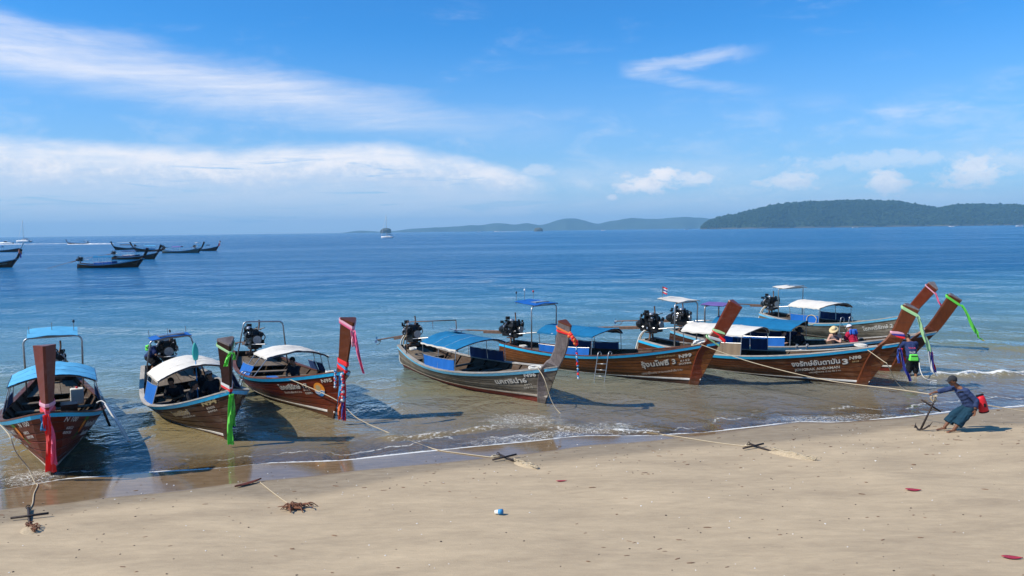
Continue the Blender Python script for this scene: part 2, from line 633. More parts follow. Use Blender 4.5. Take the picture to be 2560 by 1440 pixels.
def shore(x):
    # rounded a little so that the swash line runs in soft lobes
    return (np.interp(x, SX, SY) * 2 + np.interp(x - .35, SX, SY) + np.interp(x + .35, SX, SY)) / 4


def sd_shore(x, y):
    return (shore(x) - y) * .96


def ground_np(x, y):
    d = sd_shore(x, y)
    z = np.where(d > 0, .05 * d, np.maximum(-4.0, .06 * d))
    land = np.clip(d, 0, 3) / 3
    z = z + land * (.012 * np.sin(x * 1.3 + y * .7) + .01 * np.sin(x * .55 - y * 1.9))
    return z


def ground_z(x, y):
    return float(ground_np(np.array(float(x)), np.array(float(y))))


def axis(lo, fine_lo, fine_hi, hi, step, grow=1.12):
    a = list(np.arange(fine_lo, fine_hi + 1e-6, step))
    s_, v = step, fine_hi
    while v < hi:
        s_ *= grow
        v = min(hi, v + s_)
        a.append(v)
    s_, v = step, fine_lo
    left = []
    while v > lo:
        s_ *= grow
        v = max(lo, v - s_)
        left.append(v)
    return np.array(left[::-1] + a)


def grid_mesh(name, X, Y, zfun):
    gx, gy = np.meshgrid(X, Y, indexing='ij')
    gz = zfun(gx, gy)
    nx, ny = len(X), len(Y)
    V = np.stack([gx, gy, gz], -1).reshape(-1, 3)
    i = np.arange(nx * ny).reshape(nx, ny)
    F = np.stack([i[:-1, :-1], i[1:, :-1], i[1:, 1:], i[:-1, 1:]], -1).reshape(-1, 4)
    me = bpy.data.meshes.new(name)
    me.vertices.add(len(V))
    me.vertices.foreach_set('co', V.ravel())
    me.loops.add(F.size)
    me.loops.foreach_set('vertex_index', F.ravel())
    me.polygons.add(len(F))
    me.polygons.foreach_set('loop_start', np.arange(0, F.size, 4))
    me.polygons.foreach_set('use_smooth', np.ones(len(F), bool))
    me.update(calc_edges=True)
    return me, V


def vattr(me, name, vals):
    a = me.attributes.new(name, 'FLOAT', 'POINT')
    a.data.foreach_set('value', np.ascontiguousarray(vals, dtype=np.float32))


FAR = 9000.0
# ---- sand and sea bed
gxs = axis(-FAR, -16, 20, FAR, .14, 1.16)
gys = axis(-120, 6, 32, FAR, .12, 1.16)
me, V = grid_mesh('beach_sand', gxs, gys, ground_np)
d_ = sd_shore(V[:, 0], V[:, 1])
ww = np.interp(V[:, 0], WX, WWID)
dw = np.interp(V[:, 0], DX, DWID)
film = np.clip((ww - d_) / .18, 0, 1) * (d_ > -1.5)
vattr(me, 'film', film)
vattr(me, 'damp', np.clip((dw + .3 * np.sin(V[:, 0] * 1.1) - d_) / 1.0, 0, 1))
m, t, p, out = material('sand')
tc = t.node('ShaderNodeTexCoord').outputs['Object']
st = t.mapping(tc, (.55, 1.6, 1), (0, 0, R(14)))
na = t.noise(st, .9, 6, .6, .3)
nb = t.noise(st, 4.5, 6, .65)
nc = t.noise(tc, 38, 4, .7)
nd = t.noise(tc, 160, 2, .6)
dry = t.ramp(t.add(t.mul(na, .6), t.mul(nb, .4)), [(.34, (.345, .268, .178)), (.68, (.515, .402, .262))])
dry = t.mix(t.smooth(nc, .62, .72, 0, .55), dry, (.20, .155, .105))
dry = t.mix(t.smooth(nd, .7, .8, 0, .8), dry, (.12, .10, .085))
dampf = t.attr('damp')
fl = t.attr('film')
dampn = t.smooth(t.add(dampf, t.mul(t.sub(na, .5), .5)), .15, .8)
damp_c = t.mix(t.smooth(nb, .35, .7), (.245, .192, .128), (.315, .252, .172))
c = t.mix(t.mul(dampn, .95), dry, damp_c)
wet_c = t.mix(t.smooth(nb, .35, .7), (.17, .112, .06), (.23, .158, .09))
c = t.mix(fl, c, wet_c)
t.put(p.inputs['Base Color'], c)
t.put(p.inputs['Roughness'], t.add(t.mul(dampn, -.28), t.mul(t.smooth(fl, .2, .9), -.56), .92))
t.put(p.inputs['Specular IOR Level'], t.add(.18, t.mul(t.smooth(fl, .2, .9), .5)))
p.inputs['IOR'].default_value = 1.33
hh = t.add(t.mul(na, .6), t.mul(nb, .32), t.mul(nc, .10), t.mul(nd, .04))
bn = t.node('ShaderNodeBump')
bn.inputs['Distance'].default_value = .05
t.put(bn.inputs['Strength'], t.sub(.85, t.mul(t.smooth(fl, .1, .8), .82)))
t.put(bn.inputs['Height'], hh)
t.put(p.inputs['Normal'], bn.outputs[0])
me.materials.append(MATS['sand'])
tag(link('beach_sand', me), 'tan sand beach with a dark damp strip along the water', None, kind='structure')

# ---- sea
wxs = axis(-FAR, -20, 24, FAR, .15, 1.13)
wys = axis(9, 14.5, 40, FAR, .11, 1.05)
DIRS = []
for k in range(22):
    lam = .55 * (1.16 ** k)
    a = R(-95 + rng.normal() * 24)
    DIRS.append((2 * math.pi / lam * math.cos(a), 2 * math.pi / lam * math.sin(a), rng.uniform(0, 6.28), lam))


def seg_dist(x, y, pts):
    best = np.full(x.shape, 1e9)
    side = np.zeros(x.shape)
    for (x0, y0), (x1, y1) in zip(pts[:-1], pts[1:]):
        ex, ey = x1 - x0, y1 - y0
        l2 = ex * ex + ey * ey
        tt = np.clip(((x - x0) * ex + (y - y0) * ey) / l2, 0, 1)
        qx, qy = x0 + ex * tt, y0 + ey * tt
        dd = np.hypot(x - qx, y - qy)
        sg = np.sign((y - qy) * ex - (x - qx) * ey)
        side = np.where(dd < best, sg, side)
        best = np.minimum(best, dd)
    return best, side


BREAK = [([(-3.0, 19.2), (-2.3, 19.32), (-1.6, 19.68), (-1.0, 20.0), (-.3, 20.25)], .07, .16),
         ([(14.0, 26.1), (15.3, 26.18), (16.5, 26.27), (17.8, 26.5), (21, 27.0), (26, 28.5)], .17, .2),
         ([(1.2, 20.05), (2.0, 19.75), (2.9, 19.55), (3.6, 19.5)], .07, .2)]


def sea_np(x, y):
    depth = np.maximum(0, -ground_np(x, y))
    z = np.zeros_like(x)
    dist = np.hypot(x, y)
    for kx, ky, ph, lam in DIRS:
        amp = .0068 * lam ** .62
        fade = np.clip((lam / np.maximum(.03, .012 * dist)) / 9 - .15, 0, 1)
        wob = 1.6 * np.sin(x * .21 + y * .13 + ph)
        z += amp * fade * np.sin(kx * x + ky * y + ph + wob)
    z *= np.clip(depth / .55, 0, 1) * .9 + np.clip(depth / .05, 0, 1) * .1
    for pts, hgt, wd in BREAK:
        dd, side = seg_dist(x, y, pts)
        g = np.where(side < 0, np.exp(-(dd / wd) ** 2), np.exp(-(dd / (wd * 2.4)) ** 2))
        z += hgt * g * (.75 + .25 * np.sin(x * 5.3))
    return z


me, V = grid_mesh('sea', wxs, wys, sea_np)
gz_ = ground_np(V[:, 0], V[:, 1])
vattr(me, 'depth', V[:, 2] - gz_)
foam = np.zeros(len(V))
for pts, hgt, wd in BREAK:
    dd, side = seg_dist(V[:, 0], V[:, 1], pts)
    foam = np.maximum(foam, 1.0 * np.exp(-(dd / (wd * .75)) ** 2) * min(1, hgt / .1) * (.88 + .12 * np.sin(V[:, 0] * 2.3 + V[:, 1])))
    foam = np.maximum(foam, .55 * np.exp(-(dd / .8) ** 2) * (side < 0))
# spent foam in the shallows by the swash line and by two bows
lace = np.exp(-((sd_shore(V[:, 0], V[:, 1]) + .35) / .5) ** 2) * (.55 + .35 * np.sin(V[:, 0] * .8 + 1)) * np.where((V[:, 0] < -5.0) & (V[:, 0] > -9.6), .45, 1.0)
lace = np.maximum(lace, np.exp(-((sd_shore(V[:, 0], V[:, 1]) + 1.6) / .35) ** 2) * .5 * np.clip(np.sin(V[:, 0] * .45 + 2.2) + .2, 0, 1))
lace = np.maximum(lace, .8 * np.exp(-(np.hypot(V[:, 0] - .2, (V[:, 1] - 20.9) * 1.2) / 1.6) ** 2))
lace = np.maximum(lace, .75 * np.exp(-(np.hypot(V[:, 0] - 2.4, (V[:, 1] - 19.9) * 1.6) / 1.7) ** 2))
lace = np.maximum(lace, 1.0 * np.exp(-(np.hypot(V[:, 0] + 10.4, (V[:, 1] - 16.4)) / .75) ** 2))
lace = np.maximum(lace, .7 * np.exp(-(np.hypot(V[:, 0] + 11.6, (V[:, 1] - 16.6)) / 1.2) ** 2))
lace = np.maximum(lace, .6 * np.exp(-(np.hypot(V[:, 0] - 13.3, (V[:, 1] - 26.0)) / 1.2) ** 2))
vattr(me, 'foam', np.clip(foam, 0, 1))
vattr(me, 'lace', np.clip(lace, 0, 1))
vattr(me, 'dist', np.hypot(V[:, 0], V[:, 1]))

m, t, p, out = material('sea_water')
tc = t.node('ShaderNodeTexCoord').outputs['Object']
depth = t.attr('depth')
fo = t.attr('foam')
lc = t.attr('lace')
# water colour: silty shallows, clear blue far out, sky reflection painted into mid depths
body = t.ramp(t.lin(depth, 0, 4.0, 0, 1), [(0, (.34, .245, .125)), (.08, (.27, .215, .10)), (.17, (.13, .165, .11)), (.32, (.085, .185, .215)), (.6, (.035, .145, .23)), (1, (.003, .085, .21))])
patch = t.noise(t.mapping(tc, (.02, .055, 1)), 1, 4, .55)
body = t.mix(t.smooth(patch, .35, .7, 0, .35), body, (.004, .11, .25))
dif = t.node('ShaderNodeBsdfDiffuse')
t.put(dif.inputs[0], body)
trn = t.node('ShaderNodeBsdfTransparent')
trn.inputs[0].default_value = (.92, .90, .78, 1)
turb = t.m('SUBTRACT', 1.0, t.m('POWER', 2.718, t.mul(depth, -6.5)), clamp=True)
inner = t.node('ShaderNodeMixShader')
t.put(inner.inputs[0], turb)
t.l.new(trn.outputs[0], inner.inputs[1])
t.l.new(dif.outputs[0], inner.inputs[2])
# ripples
dist = t.attr('dist')
r1 = t.noise(t.mapping(tc, (1.15, .95, 1), (0, 0, R(12))), 1.7, 4, .55, .5)
r2 = t.noise(t.mapping(tc, (.34, .40, 1), (0, 0, R(-9))), 1.2, 5, .6, .6)
r3 = t.noise(t.mapping(tc, (.035, .055, 1), (0, 0, R(6))), 1.0, 5, .62, .5)
gust = t.smooth(t.noise(t.mapping(tc, (.006, .03, 1), (0, 0, R(3))), 1, 4, .55, .6), .3, .7, .45, 1.15)
calm = t.smooth(depth, .004, .30, .22, 1.0)
h1 = t.mul(r1, t.smooth(dist, 15, 70, .16, .30))
h2 = t.mul(r2, t.smooth(dist, 20, 90, .40, .95))
h3 = t.mul(r3, t.smooth(dist, 60, 400, .0, 5.0))
hgt = t.mul(t.add(h1, h2, h3), gust, calm)
bmp = t.bump(hgt, 1.0, 1.0)
glo = t.node('ShaderNodeBsdfGlossy')
glo.inputs['Color'].default_value = (.86, .96, 1, 1)
t.put(glo.inputs['Roughness'], t.smooth(dist, 15, 300, .035, .16))
t.put(glo.inputs['Normal'], bmp)
fr = t.node('ShaderNodeFresnel')
fr.inputs[0].default_value = 1.333
t.put(fr.inputs['Normal'], bmp)
wat = t.node('ShaderNodeMixShader')
t.put(wat.inputs[0], t.m('MINIMUM', fr.outputs[0], .92))
t.l.new(inner.outputs[0], wat.inputs[1])
t.l.new(glo.outputs[0], wat.inputs[2])
# foam: the swash edge, lace behind it, crests
fn = t.noise(tc, 9, 5, .65, .4)
fv = t.vor(t.mapping(tc, (1, 1.7, 1)), 6.5, 'DISTANCE_TO_EDGE')
fw = t.noise(t.mapping(tc, (1, 2.0, 1)), 2.2, 5, .6, 1.2)
eb = t.noise(t.mapping(tc, (1, 1, 1)), .55, 3, .6)
edge = t.mul(t.smooth(t.add(depth, t.mul(t.sub(fn, .5), .010), t.mul(t.sub(eb, .5), -.016)), .0060, .0015), t.smooth(eb, .28, .5, .3, 1.0))
fv2 = t.vor(t.mapping(tc, (1, 1.5, 1), (0, 0, 1)), 15, 'DISTANCE_TO_EDGE')
fvm = t.m('MINIMUM', fv, t.mul(fv2, 1.6))
lines = t.mul(t.smooth(t.add(fvm, t.mul(t.sub(fn, .5), .10)), .05, .006), t.smooth(t.add(t.mul(lc, .75), t.mul(fw, .8)), .72, 1.02))
crest = t.smooth(t.add(fo, t.mul(t.sub(fn, .5), 1.1)), .52, .85)
swl = t.noise(t.mapping(tc, (.5, .12, 1)), 1.0, 4, .6, .3)
e2 = t.mul(t.smooth(t.m('ABSOLUTE', t.sub(depth, t.lin(swl, .3, .7, .012, .095))), .0055, .001), t.smooth(fn, .38, .6), t.smooth(eb, .40, .58), .6)
foam_f = t.m('MAXIMUM', e2, t.m('MAXIMUM', t.m('MAXIMUM', t.mul(edge, .9), t.mul(lines, .75)), crest))
fd = t.node('ShaderNodeBsdfDiffuse')
fd.inputs[0].default_value = (.74, .74, .70, 1)
allw = t.node('ShaderNodeMixShader')
t.put(allw.inputs[0], t.m('MINIMUM', foam_f, .92))
t.l.new(wat.outputs[0], allw.inputs[1])
t.l.new(fd.outputs[0], allw.inputs[2])
t.l.new(allw.outputs[0], out.inputs[0])
t.n.remove(p)
me.materials.append(MATS['sea_water'])
tag(link('sea', me), 'blue rippled sea turning olive brown in the shallows', None, kind='structure')


# ---- islands
def island(name, prof, dist, depth_, mat, n=220, rows=26, rough=.06, seed=0, nz=1.0):
    """profile: list of (x, height) in metres across the view; dist = distance of its front shore"""
    xs = np.linspace(prof[0][0], prof[-1][0], n)
    hs = np.interp(xs, [a for a, _ in prof], [b for _, b in prof])
    hs = np.convolve(np.pad(hs, 3, mode='edge'), [.1, .15, .16, .18, .16, .15, .1], 'valid')
    span = prof[-1][0] - prof[0][0]
    mb = MB()
    H = hs.max()
    P = {}

    def fn(u, v):
        i = min(n - 1, int(round(u * (n - 1))))
        x, h = xs[i], hs[i]
        # front slope up to the ridge and down behind it
        prof_v = math.sin(math.pi * min(1, v)) ** .75 if 0 < v < 1 else 0.0
        nn = mnoise.fractal(Vector((x / H * 1.1 + seed, v * 3.1, seed)), .9, 2.0, 5)
        z = h * prof_v * (1 + rough * nn * nz)
        gx = mnoise.noise(Vector((x / H * .7, seed, 1.0))) * depth_ * .12
        Y_ = dist + gx * (1 - v) + depth_ * v
        return (x * Y_ / dist, Y_, z * (1 + .5 * (Y_ / dist - 1)) - .6)
    mb.grid(fn, n - 1, rows)
    o = mb.build(name, mat, None, True)
    return o, fn


def px_prof(pts, dist, base=None):
    res = []
    for x, y in pts:
        hz = 592.4 - .01275 * x
        res.append(((x - 1280) / 1934 * dist, max(0.0, (hz - y) / 1934 * dist + 5.2)))
    return res


simple('hill_far', (.045, .07, .055), .9, var=.35, scale=.004)
m, t, p, out = material('forest')
tc = t.node('ShaderNodeTexCoord').outputs['Object']
oi = t.noise(tc, .06, 3, .6)
oj = t.noise(tc, .012, 3, .6)
c = t.ramp(t.add(t.mul(oi, .6), t.mul(oj, .4)), [(.3, (.008, .018, .009)), (.55, (.020, .038, .016)), (.78, (.045, .062, .024))])
rk = t.smooth(t.add(t.sep(tc)[2], t.mul(oi, 8)), 11.5, 6.0)
c = t.mix(t.mul(rk, .8), c, (.12, .10, .08))
t.put(p.inputs['Base Color'], c)
p.inputs['Roughness'].default_value = .9
p.inputs['Specular IOR Level'].default_value = .1
simple('rock', (.20, .17, .14), .9, var=.4, scale=.05, bump=.3)

FARP = [(855, 583), (865, 581), (900, 576), (925, 577), (940, 578), (958, 580), (985, 578), (1010, 574), (1060, 570), (1100, 568), (1160, 565), (1180, 561), (1200, 564), (1235, 557), (1265, 558), (1290, 562), (1310, 557), (1330, 558), (1350, 564), (1375, 557), (1400, 548), (1420, 544), (1445, 546), (1470, 553), (1495, 561), (1520, 553), (1560, 547), (1590, 543), (1620, 546), (1650, 547), (1690, 543), (1720, 541), (1765, 545), (1800, 550), (1900, 553), (2000, 558), (2060, 568)]
o, _ = island('far_hills', px_prof(FARP, 7000), 7000, 900, 'hill_far', n=300, rows=14, rough=.05, seed=3)
tag(o, 'pale blue line of low hills along the far horizon', None, kind='structure')
ISL = [(1755, 569), (1760, 560), (1768, 553), (1790, 545), (1835, 537), (1880, 524), (1930, 512), (2000, 504), (2100, 500), (2170, 498), (2240, 502), (2300, 512), (2340, 519), (2380, 512), (2430, 509), (2500, 511), (2560, 514), (2650, 508), (2780, 515), (2900, 530), (3000, 560)]
ID = 3400.0
prof = px_prof([(x, y + 2.5) for x, y in ISL], ID)
o, ifn = island('wooded_island', prof, ID, 600, 'forest', n=360, rows=30, rough=.05, seed=8)
tag(o, 'long dark green wooded island low on the right horizon', None, kind='structure')
# the trees of its forest, one mass of crowns
ico = bmesh.new()
bmesh.ops.create_icosphere(ico, subdivisions=1, radius=1.0)
IV = np.array([v.co[:] for v in ico.verts])
IF = np.array([[v.index for v in f.verts] for f in ico.faces])
ico.free()
VV, FF = [], []
cnt = 0
for k in range(9000):
    u, v = random.random(), random.random() ** .8 * .56
    q = ifn(u, v + .004)
    if q[2] < 1.2:
        continue
    r = random.uniform(3.8, 8.0) * (1.5 if random.random() < .10 else 1)
    jit = 1 + rng.normal(size=(len(IV), 1)) * .16
    vv = IV * jit * np.array([r, r, r * random.uniform(.7, 1.15)]) + np.array([q[0], q[1], q[2] + r * .25])
    VV.append(vv)
    FF.append(IF + cnt)
    cnt += len(IV)
me = bpy.data.meshes.new('island_forest')
me.from_pydata(np.concatenate(VV).tolist(), [], np.concatenate(FF).tolist())
me.materials.append(MATS['forest'])
tag(link('island_forest', me), 'dense dark green tree crowns covering the island', 'forest', kind='stuff')


def islet(name, px, pw, ph, dist, label, seed):
    hz = 592.4 - .01275 * px
    cx = (px - 1280) / 1934 * dist
    wd, hh = pw / 1934 * dist / 2, ph / 1934 * dist
    mb = MB()

    def fn(u, v):
        a = 2 * math.pi * u
        th = v * math.pi / 2
        k = math.cos(th) ** .55
        q = Vector((math.cos(a) * k, math.sin(a) * k * .8, math.sin(th)))
        nn = mnoise.fractal(q * 2.2 + Vector((seed, 0, 0)), 1, 2, 5)
        return (cx + q.x * wd * (1 + .18 * nn), dist + q.y * wd * (1 + .18 * nn), q.z * hh * (1 + .15 * nn) - .3)
    mb.grid(fn, 40, 16)
    o = mb.build(name, 'forest_rock', None, True)
    return tag(o, label, None, kind='structure')


simple('forest_rock', (.075, .08, .062), .9, var=.6, scale=.03, bump=.5)
islet('rock_islet', 967, 28, 12, 3300, 'small steep rock islet behind the white sailing yacht', 2)
islet('rock_islet', 1348, 22, 9, 3000, 'tiny round rock islet in front of the far blue hills', 5)

# ---- haze: the air between here and the hills
hm = bpy.data.materials.new('haze')
hm.use_nodes = True
hm.node_tree.nodes.clear()
t = NT(hm.node_tree)
ho = t.node('ShaderNodeOutputMaterial')
pv = t.node('ShaderNodeVolumePrincipled')
pv.inputs['Color'].default_value = (.32, .68, 1.0, 1)
pv.inputs['Density'].default_value = 1.3e-4
pv.inputs['Anisotropy'].default_value = 0.0
t.l.new(pv.outputs[0], ho.inputs['Volume'])
MATS['haze'] = hm
mb = MB()
mb.box((0, 4400, 72), (2 * FAR + 400, 9700, 160))
hz_o = mb.build('haze', 'haze')
tag(hz_o, 'thin blue sea haze over the bay', None, kind='stuff')


# ================================================================== LONG-TAIL BOATS
def engine_mesh(seed):
    rd = random.Random(seed)
    b = MB()
    b.cur = 0
    b.box((0, 0, .24), (.56, .26, .30))
    b.box((0, 0, .06), (.62, .30, .08))
    b.box((.02, 0, .43), (.50, .20, .10), taper=.9)
    b.box((.02, .0, .50), (.44, .14, .06), taper=.8)
    b.tube([(-.30, 0, .24), (-.42, 0, .22), (-.52, 0, .20)], [.15, .13, .08], 12)
    b.tube([(.30, .0, .25), (.345, 0, .25)], .13, 14)
    b.tube([(.30, .12, .40), (.34, .12, .40)], .06, 12)
    b.tube([(.22, -.20, .36), (.05, -.20, .36)], .075, 12)
    b.tube([(-.2, .19, .38), (.02, .19, .38)], .07, 12)
    for k in range(26):
        q = (rd.uniform(-.3, .3), rd.choice((-1, 1)) * rd.uniform(.12, .2), rd.uniform(.08, .56))
        b.box(q, (rd.uniform(.03, .12), rd.uniform(.03, .09), rd.uniform(.03, .1)), Matrix.Rotation(rd.uniform(0, 3), 3, 'Z'))
    for k in range(9):
        a = Vector((rd.uniform(-.28, .28), rd.uniform(-.2, .2), rd.uniform(.1, .5)))
        c = Vector((rd.uniform(-.28, .28), rd.uniform(-.24, .24), rd.uniform(.2, .62)))
        m_ = (a + c) / 2 + Vector((0, rd.uniform(-.12, .12), rd.uniform(0, .12)))
        b.tube(bez([a, m_, c], 5), .014, 6)
    b.cur = 1
    for k in range(14):
        q = (rd.uniform(-.3, .32), rd.choice((-1, 1)) * rd.uniform(.15, .23), rd.uniform(.1, .52))
        b.box(q, (rd.uniform(.02, .06), .03, rd.uniform(.02, .06)), Matrix.Rotation(rd.uniform(0, 3), 3, 'X'))
    for k in range(4):
        y = rd.choice((-1, 1)) * .2
        x = -.2 + k * .14
        b.tube(bez([(x, y, .2), (x + .03, y * 1.25, .32), (x + .08, y * .7, .47)], 4), .016, 6)
    b.ball((.1, -.16, .55), (.09, .07, .06), 10, 6)
    return b.mesh('engine', ['engine_black', 'engine_silver'], False)


ENG = [engine_mesh(k) for k in (3, 8, 21)]


class Boat:
    def __init__(s, name, foot, ang, L, gs, gm, gb, rake, B, bs, heel, top, mid=None, full=.8,
                 hull='varnished_wood', post='post_brown', cap='cap_brown', rail='blue_rail', bottom='brown_bottom', boot='boot_white', postw=.40, zoff=0.0, stemw=.9, bootz=.05, postd=.40):
        s.name, s.stemw, s.bootz, s.postd = name, stemw, bootz, postd
        s.L, s.gs, s.gm, s.gb, s.rake, s.B, s.bs, s.full = L, gs, gm, gb, rake, B, bs, full
        s.top, s.mid, s.postw = top, mid, postw
        s.hm, s.pm, s.cm, s.rm, s.bm, s.btm = hull, post, cap, rail, bottom, boot
        a = R(ang)
        o = Vector((foot[0], foot[1], zoff)) - Vector((math.cos(a), math.sin(a), 0)) * L
        s.M = Matrix.Translation(o) @ Matrix.Rotation(a, 4, 'Z') @ Matrix.Rotation(R(heel), 4, 'X')
        s.root = bpy.data.objects.new(name, None)
        s.root.empty_display_size = .3
        COL.objects.link(s.root)
        s.root.matrix_world = s.M

    # ---- hull form
    def G(s, u):
        return s.gm + (s.gb - s.gm) * ((u - .35) / .65) ** 2 if u > .35 else s.gm + (s.gs - s.gm) * ((.35 - u) / .35) ** 2

    def K(s, u):
        return -.22 + .14 * ss(.75, 1, u) + .1 * ss(.3, 0, u)

    def hb(s, u):
        return s.B * (s.bs + (1 - s.bs) * math.sin(math.pi * min(u, .5))) if u < .5 else s.B * max(0, math.cos(math.pi * (u - .5))) ** s.full

    def xs(s, z):
        return s.L + s.rake * max(z, -.15)

    def x0(s, z):
        return -.25 * (1 - z / s.gs)

    def expo(s, u):
        return .42 + .22 * ss(.45, 1, u)

    def surf(s, u, t, off=0.0, side=-1):
        g, k = s.G(u), s.K(u)
        z = k + (g - k) * t
        a = s.x0(z)
        return Vector((a + u * (s.xs(z) - a), side * max(.004, s.hb(u) * max(t, 1e-4) ** s.expo(u) + off), z))

    def at(s, x, z, off=0.0, side=-1):
        a = s.x0(z)
        u = min(1, max(0, (x - a) / (s.xs(z) - a)))
        g, k = s.G(u), s.K(u)
        t = min(1.0, max(0, (z - k) / (g - k)))
        return Vector((x, side * (s.hb(u) * t ** s.expo(u) + off), z))

    def gun(s, x):
        """gunwale height and half breadth at local x"""
        u = x / (s.L + s.rake * .8)
        for _ in range(4):
            g = s.G(min(1, max(0, u)))
            u = x / (s.L + s.rake * g)
        u = min(1, max(0, u))
        return s.G(u), s.hb(u), u

    def t_of(s, u, z):
        g, k = s.G(u), s.K(u)
        return min(.98, max(.02, (z - k) / (g - k)))

    def strip(s, f0, f1, name, mat, side, off, thick=.016, n=30, u0=0.0, u1=1.0, inset=.004):
        """a plank: between rows f0(u) and f1(u) of the hull, proud of it by off"""
        b = MB()
        rows = []
        for i in range(n + 1):
            u = u0 + (u1 - u0) * i / n
            t0, t1 = f0(u), f1(u)
            dt = (t1 - t0)
            rows.append([s.surf(u, t0, off - thick, side), s.surf(u, t0 + dt * .06, off, side), s.surf(u, t0 + dt * .5, off + .002, side), s.surf(u, t1 - dt * .06, off, side), s.surf(u, t1, off - thick, side)])
        m = len(rows[0])
        V = [p for r in rows for p in r]
        F = []
        for i in range(n):
            for j in range(m - 1):
                a = i * m + j
                q = (a, a + m, a + m + 1, a + 1)
                F.append(q if side < 0 else q[::-1])
        F.append(tuple(range(m)))
        F.append(tuple(range(n * m, n * m + m)))
        b.add(V, F)
        return b.build(name, mat, s.root, False)

    def box_strip(s, prof, name, mat, n=34, u0=0.0, u1=1.0):
        """sweep of a quad section prof(u) -> 4 points"""
        b = MB()
        V, F = [], []
        for i in range(n + 1):
            V += prof(u0 + (u1 - u0) * i / n)
        for i in range(n):
            for j in range(4):
                a, c = i * 4 + j, i * 4 + (j + 1) % 4
                F.append((a, c, c + 4, a + 4))
        F += [(3, 2, 1, 0), (n * 4, n * 4 + 1, n * 4 + 2, n * 4 + 3)]
        b.add(V, F)
        return b.build(name, mat, s.root)

    def build_hull(s, planks=6, ribs=True, lod=0):
        zb = lambda u: s.bootz + .10 * u ** 3
        tb = lambda u: s.t_of(u, zb(u))
        b = MB()
        for side in (-1, 1):
            b.grid(lambda u, v: s.surf(u, v, -.012, side), 30, 10)
        # transom
        n = 8
        st_ = [s.surf(0, j / n, -.012, -1) for j in range(n + 1)]
        po_ = [s.surf(0, j / n, -.012, 1) for j in range(n + 1)]
        b.add(st_ + po_, [(j, j + 1, n + 2 + j, n + 1 + j) for j in range(n)])
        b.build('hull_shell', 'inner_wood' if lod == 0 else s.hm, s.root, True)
        if lod == 0:
            for side in (-1, 1):
                s.strip(lambda u: .01, tb, 'bottom_planking', s.bm, side, .004)
                for k in range(planks):
                    f0 = (lambda u, k=k: tb(u) + (1 - tb(u)) * (k / planks) + .004)
                    f1 = (lambda u, k=k: tb(u) + (1 - tb(u)) * ((k + 1) / planks) - .004)
                    s.strip(f0, f1, 'plank', s.hm, side, .012 + .002 * ((k * 7) % 3))
                # painted waterline
                s.strip(lambda u: s.t_of(u, zb(u) - .004), lambda u: s.t_of(u, zb(u) + .016 + .05 * ss(.55, 1, u)), 'boot_stripe', s.btm, side, .024, .012)
        # rails
        for side in (-1, 1):
            def rp(u, side=side):
                lo, hi = s.surf(u, s.t_of(u, s.G(u) - .105), .006, side), s.surf(u, 1.0, .006, side)
                o = Vector((0, side * .03, 0))
                return [lo, lo + o, hi + o - Vector((0, 0, .012)), hi - Vector((0, 0, .012))]
            s.box_strip(rp, 'rub_rail', s.rm)

            def cp(u, side=side):
                hi = s.surf(u, 1.0, 0, side)
                y1 = abs(hi.y) + .042
                y0 = max(.0, abs(hi.y) - .09)
                return [Vector((hi.x, side * y0, hi.z - .005)), Vector((hi.x, side * y1, hi.z - .005)), Vector((hi.x, side * y1, hi.z + .028)), Vector((hi.x, side * y0, hi.z + .028))]
            s.box_strip(cp, 'cap_rail', s.cm)
        if lod:
            return
        # inside lining
        b = MB()
        for side in (-1, 1):
            b.grid(lambda u, v: s.surf(u, .12 + v * .87, -.05, side), 26, 6)
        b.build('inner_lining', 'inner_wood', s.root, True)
        if ribs:
            for k in range(9):
                u = .1 + k * .085
                b = MB()
                pts = [s.surf(u, tt, -.075, -1) for tt in (.98, .8, .55, .35, .2)] + [s.surf(u, tt, -.075, 1) for tt in (.2, .35, .55, .8, .98)]
                for p_, q_ in zip(pts[:-1], pts[1:]):
                    b.beam(p_, q_, .06, .045, (1, 0, 0))
                b.build('rib', 'inner_wood', s.root)
        # floor, decks, thwarts
        def boards(name, u0, u1, zf, n, mat, inset=.06):
            for j in range(n):
                b = MB()
                f0, f1 = -1 + 2 * j / n + .012, -1 + 2 * (j + 1) / n - .012

                def fn(a, c):
                    u = u0 + (u1 - u0) * a
                    z = zf(u)
                    x = s.x0(z) + u * (s.xs(z) - s.x0(z))
                    yy = max(.03, s.hb(u) * s.t_of(u, z) ** s.expo(u) - inset)
                    return (x, yy * (f0 + (f1 - f0) * c), z)
                b.sheet(fn, 8, 1, .025)
                b.build(name, mat, s.root)
        boards('floor_board', .06, .80, lambda u: .06, 6, 'deck_wood', .05)
        boards('foredeck_board', .76, .965, lambda u: s.G(u) - .09, 6, 'deck_wood')
        boards('stern_board', .02, .17, lambda u: s.G(u) - .16, 5, 'deck_wood')
        for x in (2.0, 3.0, 3.9, 4.8, 5.6):
            g, hb_, u = s.gun(x)
            y = s.at(x, g - .2).y + .06
            b = MB()
            b.beam((x, y, g - .2), (x, -y, g - .2), .24, .035)
            b.build('thwart', 'deck_wood', s.root)

